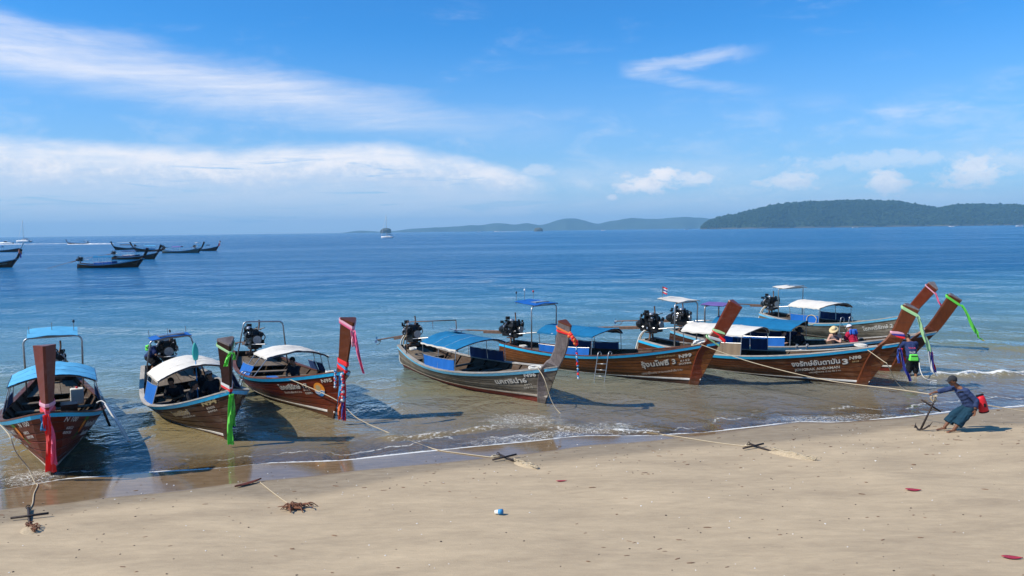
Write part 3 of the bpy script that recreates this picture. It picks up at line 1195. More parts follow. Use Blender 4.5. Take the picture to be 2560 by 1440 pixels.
    def build_post(s, cap=None, lod=0):
        pts = [Vector((s.L - .02, 0, -.12)), Vector((s.L + s.rake * .6 * s.gb * .8, 0, .6 * s.gb)), Vector((s.L + s.rake * s.gb + .02, 0, s.gb))]
        if s.mid:
            pts.append(Vector((s.L + s.mid[0], 0, s.mid[1])))
        pts.append(Vector((s.L + s.top[0], 0, s.top[1])))
        C = bez(pts, 6)
        n = len(C)
        b = MB()
        V, F = [], []
        zt = s.top[1]
        for i, c in enumerate(C):
            T = (C[min(i + 1, n - 1)] - C[max(i - 1, 0)]).normalized()
            N = Vector((T.z, 0, -T.x))
            h = (c.z + .12) / (zt + .12)
            wd = .09 + (.20 - .09) * min(1, h / .5) + max(0, h - .5) / .5 * (s.postw - .20)
            dp = s.postd * (.78 + .28 * h)
            if c.z < s.gb:
                bk = c - N * dp
                wd = min(s.stemw, max(wd, 2 * abs(s.at(bk.x, min(max(bk.z, -.1), s.gb), .03).y)))
            V += [c + Vector((0, -.025, 0)), c + Vector((0, .025, 0)), c - N * dp * .86 + Vector((0, wd / 2, 0)), c - N * dp + Vector((0, wd / 2 * .9, 0)), c - N * dp + Vector((0, -wd / 2 * .9, 0)), c - N * dp * .86 + Vector((0, -wd / 2, 0))]
        m = 6
        for i in range(n - 1):
            for j in range(m):
                a, c2 = i * m + j, i * m + (j + 1) % m
                F.append((a, c2, c2 + m, a + m))
        F += [tuple(range(m - 1, -1, -1)), tuple(range((n - 1) * m, n * m))]
        b.add(V, F)
        o = b.build('bow_post', s.pm, s.root)
        s.postC, s.postV = C, V
        if cap:
            T = (C[-1] - C[-2]).normalized()
            cc = sum((Vector(v) for v in V[-m:]), Vector()) / m
            lo = [cc + (Vector(v) - cc) * 1.05 - T * .01 for v in V[-m:]]
            hi = [cc + (Vector(v) - cc) * .98 + T * .03 for v in V[-m:]]
            b = MB()
            b.add(lo + hi, [(j, (j + 1) % m, m + (j + 1) % m, m + j) for j in range(m)] + [tuple(range(m, 2 * m)), tuple(range(m - 1, -1, -1))])
            b.build('post_cap', cap, o)
        return o

    def post_ring(s, f):
        """section of the bow post at fraction f of its height list"""
        i = min(len(s.postC) - 1, max(0, int(round(f * (len(s.postC) - 1)))))
        return [Vector(v) for v in s.postV[i * 6:i * 6 + 6]], Vector(s.postC[i])

    def build_canopy(s, x0, x1, hw, z, rise, mat, lining='dark_lining', yc=0.0, posts=3, curtain=None, curtain_far='navy_and_shaded_canvas', ch=.36, pmat='steel', trim=None, roll=False, cx=None, sag=.025):  # default far curtain is darker, its inside shade painted into the cloth colour
        s.cz, s.crise, s.chw, s.cyc = z, rise, hw, yc

        def top(u, v, dz=0.0, ex=0.0):
            y = 2 * v - 1
            ph = math.sin(math.pi * u * 3)
            zz = z + rise * (1 - abs(y) ** 2.1) - sag * abs(ph) * (1 - .5 * abs(y)) + .022 * mnoise.noise(Vector((u * 3.1 + z * 9, y * 2.2, s.L))) + .015 * mnoise.noise(Vector((u * 9 + s.L * 3, y * 4.5, z))) + .010 * mnoise.noise(Vector((u * 5 - y * 9, y * 11 + u * 7, s.gs))) + dz
            bow = .10 * (1 - y * y)
            return (x0 - ex - bow * (1 - u) + (x1 - x0 + 2 * ex + bow) * u + bow * u * 1.0, yc + y * (hw + ex), zz)
        b = MB()
        b.sheet(lambda u, v: top(u, v), 34, 26, .012)
        c = smooth_obj(b.build('canopy', mat, s.root), 35)
        b = MB()
        b.sheet(lambda u, v: top(.015 + .97 * u, .02 + .96 * v, -.022), 12, 12, .006)
        b.build('lining', lining, c, True)
        for us in (.34, .67):
            b = MB()
            b.tube([Vector(top(us, j / 24, .004)) for j in range(25)], .0045, 5)
            b.build('seam', trim or mat, c)
        # hem hanging at the two long edges
        for sd_ in (0, 1):
            b = MB()

            def hem(u, v, sd_=sd_):
                q = Vector(top(u, sd_))
                return q + Vector((0, (.012 if sd_ else -.012), .012 - v * (.055 + .01 * math.sin(u * 40))))
            b.sheet(hem, 30, 1, .008)
            b.build('hem', trim or mat, c)
        # frame
        for k in range(posts):
            u = k / (posts - 1)
            x = x0 + .06 + (x1 - x0 - .12) * u
            g, hb_, _ = s.gun(x)
            for sd_ in (-1, 1):
                b = MB()
                b.tube([(x, sd_ * (hb_ - .05), g - .02), (x, yc + sd_ * (hw - .03), z - .01)], .014, 6)
                b.build('canopy_post', pmat, s.root)
            b = MB()
            b.tube([Vector(top(u * .94 + .03, .01 + .98 * j / 12, -.04)) for j in range(13)], .014, 6)
            b.build('canopy_bow', pmat, s.root)
        for sd_ in (-1, 1):
            b = MB()
            b.tube([(x0 - .02, yc + sd_ * (hw - .02), z - .02), (x1 + .02, yc + sd_ * (hw - .02), z - .02)], .013, 6)
            b.build('canopy_rail', pmat, s.root)
        if curtain:
            for sd_, mt in ((-1, curtain), (1, curtain_far)):
                if mt is None:
                    continue
                xa, xb = (x0 + .08, x1 - .05) if cx is None else cx
                npan = 2
                for k in range(npan):
                    b = MB()
                    a0 = xa + (xb - xa) * k / npan + .01
                    a1 = xa + (xb - xa) * (k + 1) / npan - .01

                    def cur(u, v, a0=a0, a1=a1, sd_=sd_):
                        x = a0 + (a1 - a0) * u
                        g, hb_, _ = s.gun(x)
                        zz = g + .02 + ch * v
                        y = (hb_ - .05) + (hw - hb_ + .02) * (zz - g) / (z - g)
                        return (x, sd_ * (y + .012 * math.sin(u * 17 + k)), zz - .012 * abs(math.sin(u * math.pi * 2)) * v)
                    b.sheet(cur, 14, 3, .008)
                    smooth_obj(b.build('side_curtain', mt, s.root), 30)
                b = MB()
                pts = []
                for j in range(13):
                    x = xa + (xb - xa) * j / 12
                    g, hb_, _ = s.gun(x)
                    pts.append((x, sd_ * ((hb_ - .05) + (hw - hb_ + .02) * ch / (z - g)), g + .025 + ch))
                b.tube(pts, .011, 6)
                b.build('curtain_rail', pmat, s.root)

    def build_arch(s, x, hw, z, r=.16, mat='steel', roof=None, roof_dx=(-.7, .1), tilt=.06, solar=None, lamps=(), rad=.022, roofw=.95, yc=0.0):
        g, hb_, _ = s.gun(x)
        P = [Vector((x, yc - hb_ + .08, g - .1)), Vector((x, yc - hw, z - r))]
        for k in range(1, 6):
            a = math.pi / 2 * k / 5
            P.append(Vector((x, yc - hw + r - r * math.cos(a), z - r + r * math.sin(a))))
        for k in range(6):
            a = math.pi / 2 * k / 5
            P.append(Vector((x, yc + hw - r + r * math.sin(a), z - r + r * math.cos(a))))
        P.append(Vector((x, yc + hb_ - .08, g - .1)))
        b = MB()
        b.tube(P, rad, 8)
        o = b.build('arch', mat, s.root, True)
        zr = z + .03
        if roof:
            a0, a1 = x + roof_dx[0], x + roof_dx[1]

            def rf(u, v):
                y = (2 * v - 1)
                return (a0 + (a1 - a0) * u, yc + y * hw * roofw, zr + tilt * (1 - u) + .05 * (1 - y * y) + .008 * math.sin(u * 9 + v * 13))
            b = MB()
            b.sheet(rf, 6, 10, .012)
            r_ = smooth_obj(b.build('roof_panel', roof, s.root), 30)
            b = MB()
            for v in (.02, .98):
                b.tube([Vector(rf(0, v)) - Vector((0, 0, .018)), Vector(rf(1, v)) - Vector((0, 0, .018))], .013, 6)
            for u in (.02, .98):
                b.tube([Vector(rf(u, j / 8)) - Vector((0, 0, .018)) for j in range(9)], .013, 6)
            b.build('roof_frame', mat, r_)
        if solar:
            a0, a1, y0, y1 = solar
            b = MB()
            zz = zr + .085
            b.box((x + (a0 + a1) / 2, yc + (y0 + y1) / 2, zz), (a1 - a0, y1 - y0, .03))
            so = b.build('solar_panel', 'steel', s.root)
            n_ = 4
            for k in range(n_):
                b = MB()
                w_ = (y1 - y0 - .04) / n_
                b.box((x + (a0 + a1) / 2, yc + y0 + .02 + w_ * (k + .5), zz + .017), (a1 - a0 - .04, w_ - .012, .008))
                b.build('solar_cell', 'solar_cell', so)
        for (lx, ly, lh, kind) in lamps:
            b = MB()
            b.tube([(x + lx, yc + ly, zr - .02), (x + lx, yc + ly, zr + lh)], .009, 6)
            lo = b.build('lamp_pole', 'dull_steel', s.root)
            if kind:
                b = MB()
                b.ball((x + lx, yc + ly, zr + lh + .03), (.035, .035, .05), 8, 6)
                b.build('lamp', kind, lo, True)
        return o

    def build_engine(s, k=0, base=None, shaft=(-3.0, 0, .9), yaw=0.0, x=.22, scale=1.22, tiller=True):
        base = base if base is not None else s.gs + .12
        b = MB()
        b.beam((x, -.16, s.gs - .25), (x, -.07, base), .06, .06, (1, 0, 0))
        b.beam((x, .16, s.gs - .25), (x, .07, base), .06, .06, (1, 0, 0))
        b.box((x, 0, base - .01), (.36, .30, .035))
        b.box((x, 0, s.gs - .05), (.12, .5, .08))
        b.build('engine_stand', 'rust_steel', s.root)
        e = link('engine', ENG[k], s.root)
        e.location = (x, 0, base + .02)
        e.rotation_euler = (0, 0, yaw)
        e.scale = (scale,) * 3
        b = MB()
        b.tube(bez([(.05, .1, .48), (.02, .14, .6), (0, .14, .78)], 4), .022, 8)
        b.build('exhaust_pipe', 'rust_steel', e)
        b = MB()
        b.tube([(-.12, -.1, .56), (-.12, -.1, .66)], .075, 12)
        b.build('air_filter', 'engine_black', e)
        b = MB()
        b.tube([(.345, 0, .25), (.365, 0, .25)], .115, 16)
        b.build('pulley', 'engine_silver', e)
        if tiller:
            b = MB()
            b.tube(bez([(.3, .13, .12), (.55, .12, .16), (.95, .06, .2), (1.1, .0, .22)], 5), .016, 6)
            b.tube([(.3, -.13, .12), (.6, -.1, .16), (.95, .06, .2)], .014, 6)
            b.build('tiller', 'steel', e)
        a = Vector((x - .45, 0, base + .2))
        q = Vector(shaft)
        d = (q - a).normalized()
        b = MB()
        b.tube([a, q], [.032, .024], 8)
        sh = b.build('drive_shaft', 'rust_steel', s.root)
        b = MB()
        b.beam(a - Vector((0, 0, .05)), a + d * 1.1 - Vector((0, 0, .06)), .05, .10)
        b.build('shaft_housing', 'rust_steel', sh)
        b = MB()
        ax = d.orthogonal().normalized()
        for j in range(3):
            q_ = Quaternion(d, j * 2 * math.pi / 3)
            r_ = q_ @ ax
            sdv = d.cross(r_)
            b.add([q + r_ * .02 + sdv * .02, q + r_ * .1 + sdv * .07 + d * .03, q + r_ * .16, q + r_ * .1 - sdv * .05 - d * .03, q + r_ * .02 - sdv * .02, q + r_ * .09 + d * .012],
                  [(0, 1, 5), (1, 2, 5), (2, 3, 5), (3, 4, 5), (4, 3, 2, 1, 0)])
        b.tube([q - d * .06, q + d * .05], [.03, .02], 8)
        b.build('propeller', 'engine_silver', sh)
        b = MB()
        b.tube(bez([q - d * .35 + Vector((0, 0, -.02)), q - d * .2 + Vector((0, 0, -.16)), q + d * .1 + Vector((0, 0, -.2))], 4), .012, 6)
        b.build('propeller_guard', 'rust_steel', sh)

    def tail_ropes(s, side=-1):
        """looped rope fenders at the stern"""
        for j in range(2):
            b = MB()
            y = side * (.18 + .1 * j)
            pts = bez([(.1, y, s.gs + .35), (-.12, y * 1.1, s.gs + .1), (-.28, y * 1.2, .35), (-.22, y, .12), (-.05, y * .9, .3), (.02, y * .9, s.gs)], 6)
            b.tube(pts, .028, 7)
            b.build('stern_rope', 'white_rope' if j else 'rope', s.root, True)

    # ---- lettering
    def onhull(s, V, F, x, drop, side, mat, name, rise=0.0, flip=1, off=.024, slope=None):
        """flat outline (tx, ty) laid on the hull, its baseline a fixed drop below the rail"""
        W_ = []
        for tx, ty in V:
            dxx = tx * (1 if side < 0 else -1)
            xx = x + dxx
            g, hb_, u = s.gun(xx)
            zz = g - drop + ty + rise * tx
            q = s.at(xx, zz, off, side)
            W_.append(q)
        b = MB()
        b.add(W_, F)
        o = b.build(name, mat, s.root)
        sol = o.modifiers.new('thick', 'SOLIDIFY')
        sol.thickness = .003
        sol.offset = 0
        return o

    def text(s, body, x, drop, size, side=-1, mat='paint_white', shear=0.0, bold=.0, width=None, rise=0.0, shadow=None):
        V, F = text_mesh(body, size, shear, bold)
        if not V:
            return
        x_0 = min(v[0] for v in V)
        x_1 = max(v[0] for v in V)
        k = 1.0 if width is None else width / max(1e-6, x_1 - x_0)
        V = [((a - x_0) * k, c) for a, c in V]
        if shadow:
            s.onhull([(a + .018, c - .014) for a, c in V], F, x, drop, side, shadow, 'lettering_shadow', rise, off=.022)
        return s.onhull(V, F, x, drop, side, mat, 'lettering', rise, off=.026)


def world_pt(boat, p):
    return boat.M @ Vector(p)


# ---- the eight boats at the beach
GRP = 'long-tail boats moored along the beach'
n100 = Boat('longtail_boat', (-10.11, 16.58), -60.3, 8.37, .89, .60, 1.56, .6, 1.19, .45, -.3, (.95, 2.95), full=.6, hull='red_brown_wood', post='post_red', bottom='red_brown_wood', boot='boot_dull', postw=.42, stemw=.24)
tag(n100.root, 'varnished red brown boat N100 with palm paintings, bow towards the viewer', 'boat', GRP)
n100.build_hull()
n100.build_post()
n100.build_canopy(2.5, 4.55, 1.0, 1.37, .26, 'sky_canvas', curtain='navy_and_shaded_canvas', ch=.3, yc=.02, trim='navy_and_shaded_canvas')
n100.build_arch(1.2, .75, 2.22, r=.16, roof='sky_canvas', roof_dx=(-.5, .3), tilt=.17, solar=(-.45, -.1, -.22, .35), lamps=((-.1, -.6, .3, None), (-.2, -.02, .38, None), (-.15, .55, .36, 'lamp_dark')), roofw=.86, rad=.027)
n100.build_engine(0, shaft=(-2.9, .2, .9))
for sd_, nx, tx in ((-1, 8.18, 6.75), (1, 8.86, 7.62)):
    S = sd_
    if S < 0:
        n100.text('N 100', 8.1, .20, .15, S, shear=.15, width=.62)
        n100.text('6852', 8.08, .36, .085, S, width=.36)
        n100.text('00938', 8.12, .46, .085, S, width=.42)
        n100.text('ซันติวาทัวร์ 2', 6.1, .33, .15, S, width=1.25, bold=.004)
        n100.text('Suntiva', 6.45, .52, .16, S, shear=.35, width=.75, bold=.003)
        n100.text('Tour', 7.25, .66, .12, S, shear=.4, width=.32)
        n100.palm = (7.55, S)
    else:
        n100.text('N 100', 8.86, .20, .15, S, shear=.15, width=.62)
        n100.text('6852', 8.62, .36, .085, S, width=.36)
        n100.text('00938', 8.68, .46, .085, S, width=.42)
        n100.text('ซันติวาทัวร์ 2', 7.38, .33, .15, S, width=1.25, bold=.004)
        n100.text('Suntiva', 7.35, .52, .16, S, shear=.35, width=.8, bold=.003)
        n100.text('Tour', 6.75, .66, .12, S, shear=.4, width=.32)
    # painted palm: trunk, crown of fronds, orange fruit
    px0 = 7.55 if S < 0 else 8.02
    dirn = 1
    trunk, tf = [], []
    for i in range(13):
        q = i / 12
        cxp = (.36 * (1 - q) ** 1.6 + .10) if S < 0 else (.06 + .30 * (1 - (1 - q) ** 1.6))
        if S > 0:
            cxp = .10 + .34 * q ** .6
        else:
            cxp = .44 - .34 * q ** .6
        hw_ = .030 * (1 - q) + .008
        yy = -.30 + .46 * q
        trunk += [(cxp - hw_, yy), (cxp + hw_, yy)]
        if i:
            a = (i - 1) * 2
            tf.append((a, a + 1, a + 3, a + 2))
    n100.onhull(trunk, tf, px0, .28, S, 'green_paint', 'palm_trunk')
    cxp = .44 if S > 0 else .10
    for k in range(9):
        a = R(-20 + k * 27.5)
        L_ = .15
        V, F = [], []
        for i in range(6):
            q = i / 5
            xx = cxp + math.cos(a) * L_ * q
            yy = .17 + math.sin(a) * L_ * q - .07 * q * q
            wv = .028 * math.sin(math.pi * min(.97, q + .12))
            V += [(xx - math.sin(a) * wv, yy + math.cos(a) * wv), (xx + math.sin(a) * wv, yy - math.cos(a) * wv)]
            if i:
                b_ = (i - 1) * 2
                F.append((b_, b_ + 1, b_ + 3, b_ + 2))
        n100.onhull(V, F, px0, .28, S, 'green_paint', 'palm_frond', off=.026)
    V, F = [(0, 0)], []
    fx = .36 if S > 0 else .20
    for i in range(20):
        a = 2 * math.pi * i / 20
        V.append((.095 * math.cos(a), .14 * math.sin(a)))
        F.append((0, 1 + i, 1 + (i + 1) % 20))
    rot = R(-18 if S > 0 else 18)
    V = [(fx + a * math.cos(rot) - c * math.sin(rot), -.03 + a * math.sin(rot) + c * math.cos(rot)) for a, c in V]
    n100.onhull(V, F, px0, .28, S, 'orange_paint', 'fruit', off=.028)
    V2 = [(fx + (a - fx) * .8 + (.02 if S < 0 else -.02), -.03 + (c + .03) * .55 - .055) for a, c in V]
    n100.onhull(V2, F, px0, .28, S, 'deep_orange_paint', 'fruit_shade', off=.031)

n94 = Boat('longtail_boat', (-7.07, 19.00), -55.8, 7.67, 1.0, .51, 1.43, .38, 1.28, .58, 3.8, (.95, 2.58), hull='dark_wood', post='post_dark', cap='cap_grey', bottom='red_bottom', postw=.40, stemw=.24)
tag(n94.root, 'dark brown boat N94 with white canopy full of seated passengers', 'boat', GRP)
n94.build_hull()
n94.build_post('post_grey')
n94.build_canopy(2.75, 4.45, 1.0, 1.25, .30, 'white_canvas', 'red_lining', curtain='royal_canvas', ch=.50, trim='faded_paint')
n94.build_arch(1.2, .62, 1.95, r=.14, roof='royal_canvas', roof_dx=(-.45, .25), tilt=.02, solar=(-.3, .15, -.35, .4), lamps=((-.4, -.55, .26, None), (-.4, 0, .24, None), (-.4, .55, .24, None)), rad=.026)
n94.build_engine(1, shaft=(-2.8, .3, .9))
n94.text('โชคศรีรักษ์', 5.55, .31, .17, mat='gold_paint', width=.95, bold=.004, shadow='paint_white')
n94.text('N94', 7.22, .20, .17, mat='gold_paint', width=.55, bold=.008)
n94.text('5502', 7.30, .31, .075, mat='faded_paint', width=.32)
n94.text('04701', 7.28, .40, .075, mat='faded_paint', width=.36)
n94.text('ทะเบียนเรือ 8-2 คน', 5.95, .40, .06, mat='faded_paint', width=.7)
n94.text('N94', 7.85, .20, .17, 1, mat='gold_paint', width=.5)
n94.text('โชคศรีรักษ์', 7.0, .31, .17, 1, mat='faded_paint', width=.95)

n95 = Boat('longtail_boat', (-5.06, 21.42), -55.5, 8.08, .93, .62, 1.44, .51, 1.33, .50, -3.9, (1.15, 2.80), hull='red_brown_wood', post='post_brown', bottom='red_brown_wood', postw=.46, stemw=.24)
tag(n95.root, 'glossy red brown boat N95 with round sun and wave emblem on its bow', 'boat', GRP)
n95.build_hull()
n95.build_post()
n95.build_canopy(3.25, 4.65, 1.0, 1.28, .22, 'white_canvas', 'red_lining', yc=.15, curtain='royal_canvas', ch=.3, trim='white_canvas', cx=(2.9, 4.2))
n95.build_arch(1.35, .7, 2.12, r=.15, rad=.026)
n95.build_engine(2, shaft=(-2.7, .1, .9), scale=1.3)
n95.text('โชคศรีรักษ์ 17', 6.1, .34, .19, mat='faded_paint', width=1.32, bold=.005, shadow='dark_lining')
n95.text('ต้นฉบับเรือ 8-2 คน', 6.2, .46, .075, mat='faded_paint', width=.85)
n95.text('6152', 7.18, .42, .085, mat='faded_paint', width=.28)
n95.text('00891', 7.18, .52, .085, mat='faded_paint', width=.32)
n95.text('N95', 8.02, .24, .13, mat='faded_paint', width=.36, bold=.003)


def disc(cx, cy, rx, ry, n=28, rings=3, half=None):
    V, F = [(cx, cy)], []
    for r_ in range(1, rings + 1):
        for i in range(n):
            a = 2 * math.pi * i / n
            V.append((cx + rx * r_ / rings * math.cos(a), cy + ry * r_ / rings * math.sin(a)))
    for i in range(n):
        F.append((0, 1 + i, 1 + (i + 1) % n))
        for r_ in range(rings - 1):
            a = 1 + r_ * n
            F.append((a + i, a + n + i, a + n + (i + 1) % n, a + (i + 1) % n))
    return V, F


V, F = disc(0, 0, .20, .20)
n95.onhull(V, F, 7.83, .42, -1, 'orange_paint', 'emblem', off=.026)
V, F = disc(-.02, .05, .09, .085, 20, 2)
n95.onhull(V, F, 7.83, .42, -1, 'gold_paint', 'emblem_sun', off=.029)


def wave_band(y0, y1, x0=-.19, x1=.19, n=16, amp=.018, ph=0):
    V, F = [], []
    for i in range(n + 1):
        x = x0 + (x1 - x0) * i / n
        lim = math.sqrt(max(0, .196 ** 2 - x * x))
        wv = amp * math.sin(x * 26 + ph)
        V += [(x, max(-lim, min(lim, y0 + (wv if y0 > -.19 else 0)))), (x, max(-lim, min(lim, y1 + wv)))]
        if i:
            F.append(((i - 1) * 2, i * 2, i * 2 + 1, (i - 1) * 2 + 1))
    return V, F


for y0, y1, mt, of in ((-.2, -.035, 'blue_paint', .030), (-.06, -.035, 'paint_white', .033), (-.115, -.095, 'paint_white', .033)):
    V, F = wave_band(y0, y1)
    n95.onhull(V, F, 7.83, .42, -1, mt, 'emblem_wave', off=of)

n96 = Boat('longtail_boat', (.94, 22.83), -54.5, 8.39, .90, .59, 1.24, .60, 1.08, .48, 2.7, (1.38, 2.48), mid=(1.12, 1.75), hull='grey_wood', post='post_grey', cap='cap_grey', rail='pale_blue_rail', bottom='red_bottom', boot='boot_dull', postw=.30, bootz=.13)
tag(n96.root, 'weathered grey boat N96 with blue canopy and red bottom paint', 'boat', GRP)
n96.build_hull(planks=7)
n96.build_post('post_brown')
n96.build_canopy(2.65, 5.0, 1.0, 1.37, .22, 'blue_canvas', 'dark_lining', yc=.05, curtain='royal_canvas', ch=.36, cx=(2.8, 4.9), trim='white_canvas')
n96.build_engine(0, shaft=(-2.9, .0, .72), base=1.0)
# low rusty frame over the stern of N96
b = MB()
b.tube(bez([(1.05, -.72, .7), (1.15, -.66, 1.85), (1.2, -.6, 1.92)], 4), .016, 7)
b.tube(bez([(2.2, .8, .7), (2.2, .8, 1.9)], 3), .016, 7)
b.tube([(1.2, -.6, 1.92), (2.2, .8, 1.9)], .018, 7)
b.tube([(1.7, .1, 1.91), (1.7, .1, 1.62)], .010, 6)
b.build('stern_frame', 'rust_steel', n96.root, True)
b = MB()
b.box((2.95, .45, 1.66), (.6, .5, .02), Matrix.Rotation(R(-8), 3, 'X'))
b.build('solar_panel', 'solar_cell', n96.root)
n96.text('แคทริน่า6', 6.75, .37, .20, mat='paint_white', width=1.25, bold=.006, shadow='lamp_dark')
n96.text('N96', 7.98, .20, .16, mat='paint_white', width=.42, bold=.006, shadow='lamp_dark')
n96.text('6692', 7.85, .47, .075, mat='faded_paint', width=.28)
n96.text('03370', 7.78, .57, .075, mat='faded_paint', width=.34)
n96.tail_ropes()

n99 = Boat('longtail_boat', (6.15, 25.43), -39.0, 8.16, .78, .68, 1.51, .51, 1.08, .48, -1.3, (1.46, 2.64), hull='golden_wood', post='post_red', bottom='brown_bottom', postw=.34, postd=.42)
tag(n99.root, 'golden brown boat N99 with blue canopy, ladder over its side and red post', 'boat', GRP)
n99.build_hull(planks=7)
n99.build_post('post_red')
n99.build_canopy(2.2, 4.65, 1.0, 1.42, .21, 'blue_canvas', 'dark_lining', curtain='royal_canvas', ch=.26, cx=(2.2, 4.5))
n99.build_arch(1.78, .8, 2.33, r=.16, roof='royal_canvas', roof_dx=(-.85, .12), tilt=.10, solar=(-.75, -.1, -.4, .45), lamps=((-.85, -.65, .42, 'lamp_dark'), (-.8, -.2, .5, 'lamp_white'), (-.8, .35, .42, 'lamp_red')), rad=.026)
n99.build_engine(1, shaft=(-2.9, .1, 1.05), base=.98)
n99.text('รุ้งนโพธิ์ 3', 6.38, .50, .24, mat='faded_paint', width=1.15, bold=.006, shadow='lamp_dark')
n99.text('N99', 7.66, .33, .16, mat='faded_paint', width=.40, bold=.006)
n99.text('6152', 7.68, .46, .085, mat='faded_paint', width=.30)
n99.text('00386', 7.62, .56, .085, mat='faded_paint', width=.40)
n99.text('บรรทุกผู้โดยสาร 14 คน คนประจำเรือ 2 คน', 6.30, .76, .095, mat='faded_paint', width=1.40)
n99.text('ทัวร์ดำน้ำอ่าวนาง', 6.95, .23, .08, mat='gold_paint', width=.6)

n98 = Boat('longtail_boat', (11.39, 24.71), -44.0, 8.44, .84, .65, 1.52, .66, 1.09, .48, -1.8, (1.52, 2.58), hull='scuffed_wood', post='post_brown', cap='cap_grey', bottom='brown_bottom', postw=.34, postd=.42)
tag(n98.root, 'scuffed brown boat N98 with cream canopy and broad slanting post', 'boat', GRP)
n98.build_hull(planks=7)
n98.build_post('post_grey')
n98.build_canopy(2.2, 4.65, 1.02, 1.41, .25, 'white_canvas', 'dark_lining', curtain='taupe_canvas', curtain_far='navy_and_shaded_canvas', ch=.42, cx=(3.2, 4.6))
n98.build_arch(1.78, .82, 2.38, r=.18, roof='white_canvas', roof_dx=(-.8, .15), tilt=.10, rad=.028)
n98.build_engine(2, shaft=(-2.9, 0, 1.05), base=1.1, scale=1.3)
n98.text('จงรักษ์อันดามัน', 6.3, .40, .22, mat='paint_white', width=1.48, bold=.005, shadow='lamp_dark')
n98.text('JONGRAK ANDAMAN', 6.35, .57, .115, mat='faded_paint', width=1.40, bold=.003)
n98.text('3', 7.84, .45, .24, mat='paint_white', width=.17, bold=.008, shadow='lamp_dark')
n98.text('N98', 8.06, .32, .14, mat='faded_paint', width=.34, bold=.005)
n98.text('4918', 8.12, .43, .075, mat='gold_paint', width=.2)
n98.text('บรรทุกผู้โดยสาร 12 คน เรือ 2 คน', 6.78, .67, .07, mat='faded_paint', width=.98)
n98.tail_ropes()

n97 = Boat('longtail_boat', (13.79, 27.37), -37.2, 8.62, .95, .63, 1.50, .79, 1.08, .47, -.1, (1.9, 2.62), hull='dark_wood', post='post_brown', cap='cap_grey', rail='pale_blue_rail', bottom='red_bottom', postw=.34, postd=.41)
tag(n97.root, 'brown boat behind N98 with blue canopy and two passengers in the open bow', 'boat', GRP)
n97.build_hull()
n97.build_post('post_grey')
n97.build_canopy(2.0, 5.15, 1.0, 1.36, .24, 'blue_canvas', 'dark_lining', curtain='royal_canvas', ch=.34, cx=(2.3, 4.9))
n97.build_arch(1.6, .72, 2.05, r=.12, roof='purple_canvas', roof_dx=(-.2, .75), tilt=.02, rad=.034, mat='dull_steel')
n97.build_engine(0, shaft=(-2.9, 0, 1.1), base=1.12)

n2 = Boat('longtail_boat', (16.63, 32.64), -65.1, 8.05, .78, .66, 1.49, .32, 1.09, .49, -.1, (1.5, 2.58), hull='grey_wood', post='post_red', cap='cap_grey', rail='pale_blue_rail', bottom='red_bottom', boot='boot_dull', postw=.34)
tag(n2.root, 'weathered grey boat farthest from the beach with small white canopy', 'boat', GRP)
n2.build_hull(planks=7)
n2.build_post('post_grey')
n2.build_canopy(2.5, 4.45, 1.05, 1.42, .22, 'white_canvas', 'red_lining', curtain='royal_canvas', ch=.34)
n2.build_arch(1.6, .82, 2.14, r=.05, roof='white_canvas', roof_dx=(-.45, .3), tilt=.05, solar=(-.35, .25, .0, .65), rad=.022)
n2.build_engine(1, shaft=(-2.9, .1, 1.0), base=.95)
n2.text('โชคศรีรักษ์ 2', 6.5, .42, .22, mat='paint_white', width=1.25, bold=.005)
n2.tail_ropes()
BOATS = dict(n100=n100, n94=n94, n95=n95, n96=n96, n99=n99, n98=n98, n97=n97, n2=n2)


# ================================================================== PEOPLE
simple('skin_tan', (.30, .145, .085), .55, var=.08, scale=12)
simple('skin_dark', (.17, .075, .042), .55, var=.08, scale=12)
simple('skin_fair', (.52, .30, .22), .55, var=.06, scale=12)
simple('hair_black', (.012, .010, .009), .5, var=.3, scale=40)
simple('hair_brown', (.07, .03, .015), .5, var=.3, scale=40)
simple('denim_shirt', (.030, .050, .125), .85, var=.22, scale=9, bump=.006)
simple('navy_shirt', (.02, .035, .11), .85, var=.2, scale=9, bump=.006)
simple('teal_trousers', (.007, .036, .062), .85, var=.22, scale=7, bump=.008)
simple('black_shorts', (.012, .012, .014), .9, var=.3, scale=8, bump=.006)
simple('print_top', (.16, .12, .12), .85, var=.7, scale=30)
simple('crimson_shirt', (.42, .012, .05), .8, var=.12, scale=6, bump=.006)
simple('cap_grey_cloth', (.028, .03, .034), .85, var=.2, scale=20)
simple('straw', (.62, .48, .26), .8, var=.15, scale=60, bump=.004)
simple('white_cloth', (.66, .67, .70), .8, var=.06, scale=10)
simple('blue_scarf', (.03, .12, .48), .8, var=.25, scale=12)
simple('dark_shirt', (.02, .02, .024), .9, var=.3, scale=8)
simple('lip', (.22, .06, .05), .5)


def cap(b, p0, r0, p1, r1, n=10):
    p0, p1 = Vector(p0), Vector(p1)
    d = p1 - p0
    if d.length < 1e-5:
        return b.ball(p0, r0, n, 8)
    d.normalize()
    P, Rr = [], []
    for k in range(4):
        a = math.pi / 2 * (1 - k / 4)
        P.append(p0 - d * r0 * math.sin(a))
        Rr.append(max(.0008, r0 * math.cos(a)))
    P.append(p0)
    Rr.append(r0)
    P.append(p1)
    Rr.append(r1)
    for k in range(1, 5):
        a = math.pi / 2 * k / 4
        P.append(p1 + d * r1 * math.sin(a))
        Rr.append(max(.0008, r1 * math.cos(a)))
    b.tube(P, Rr, n)


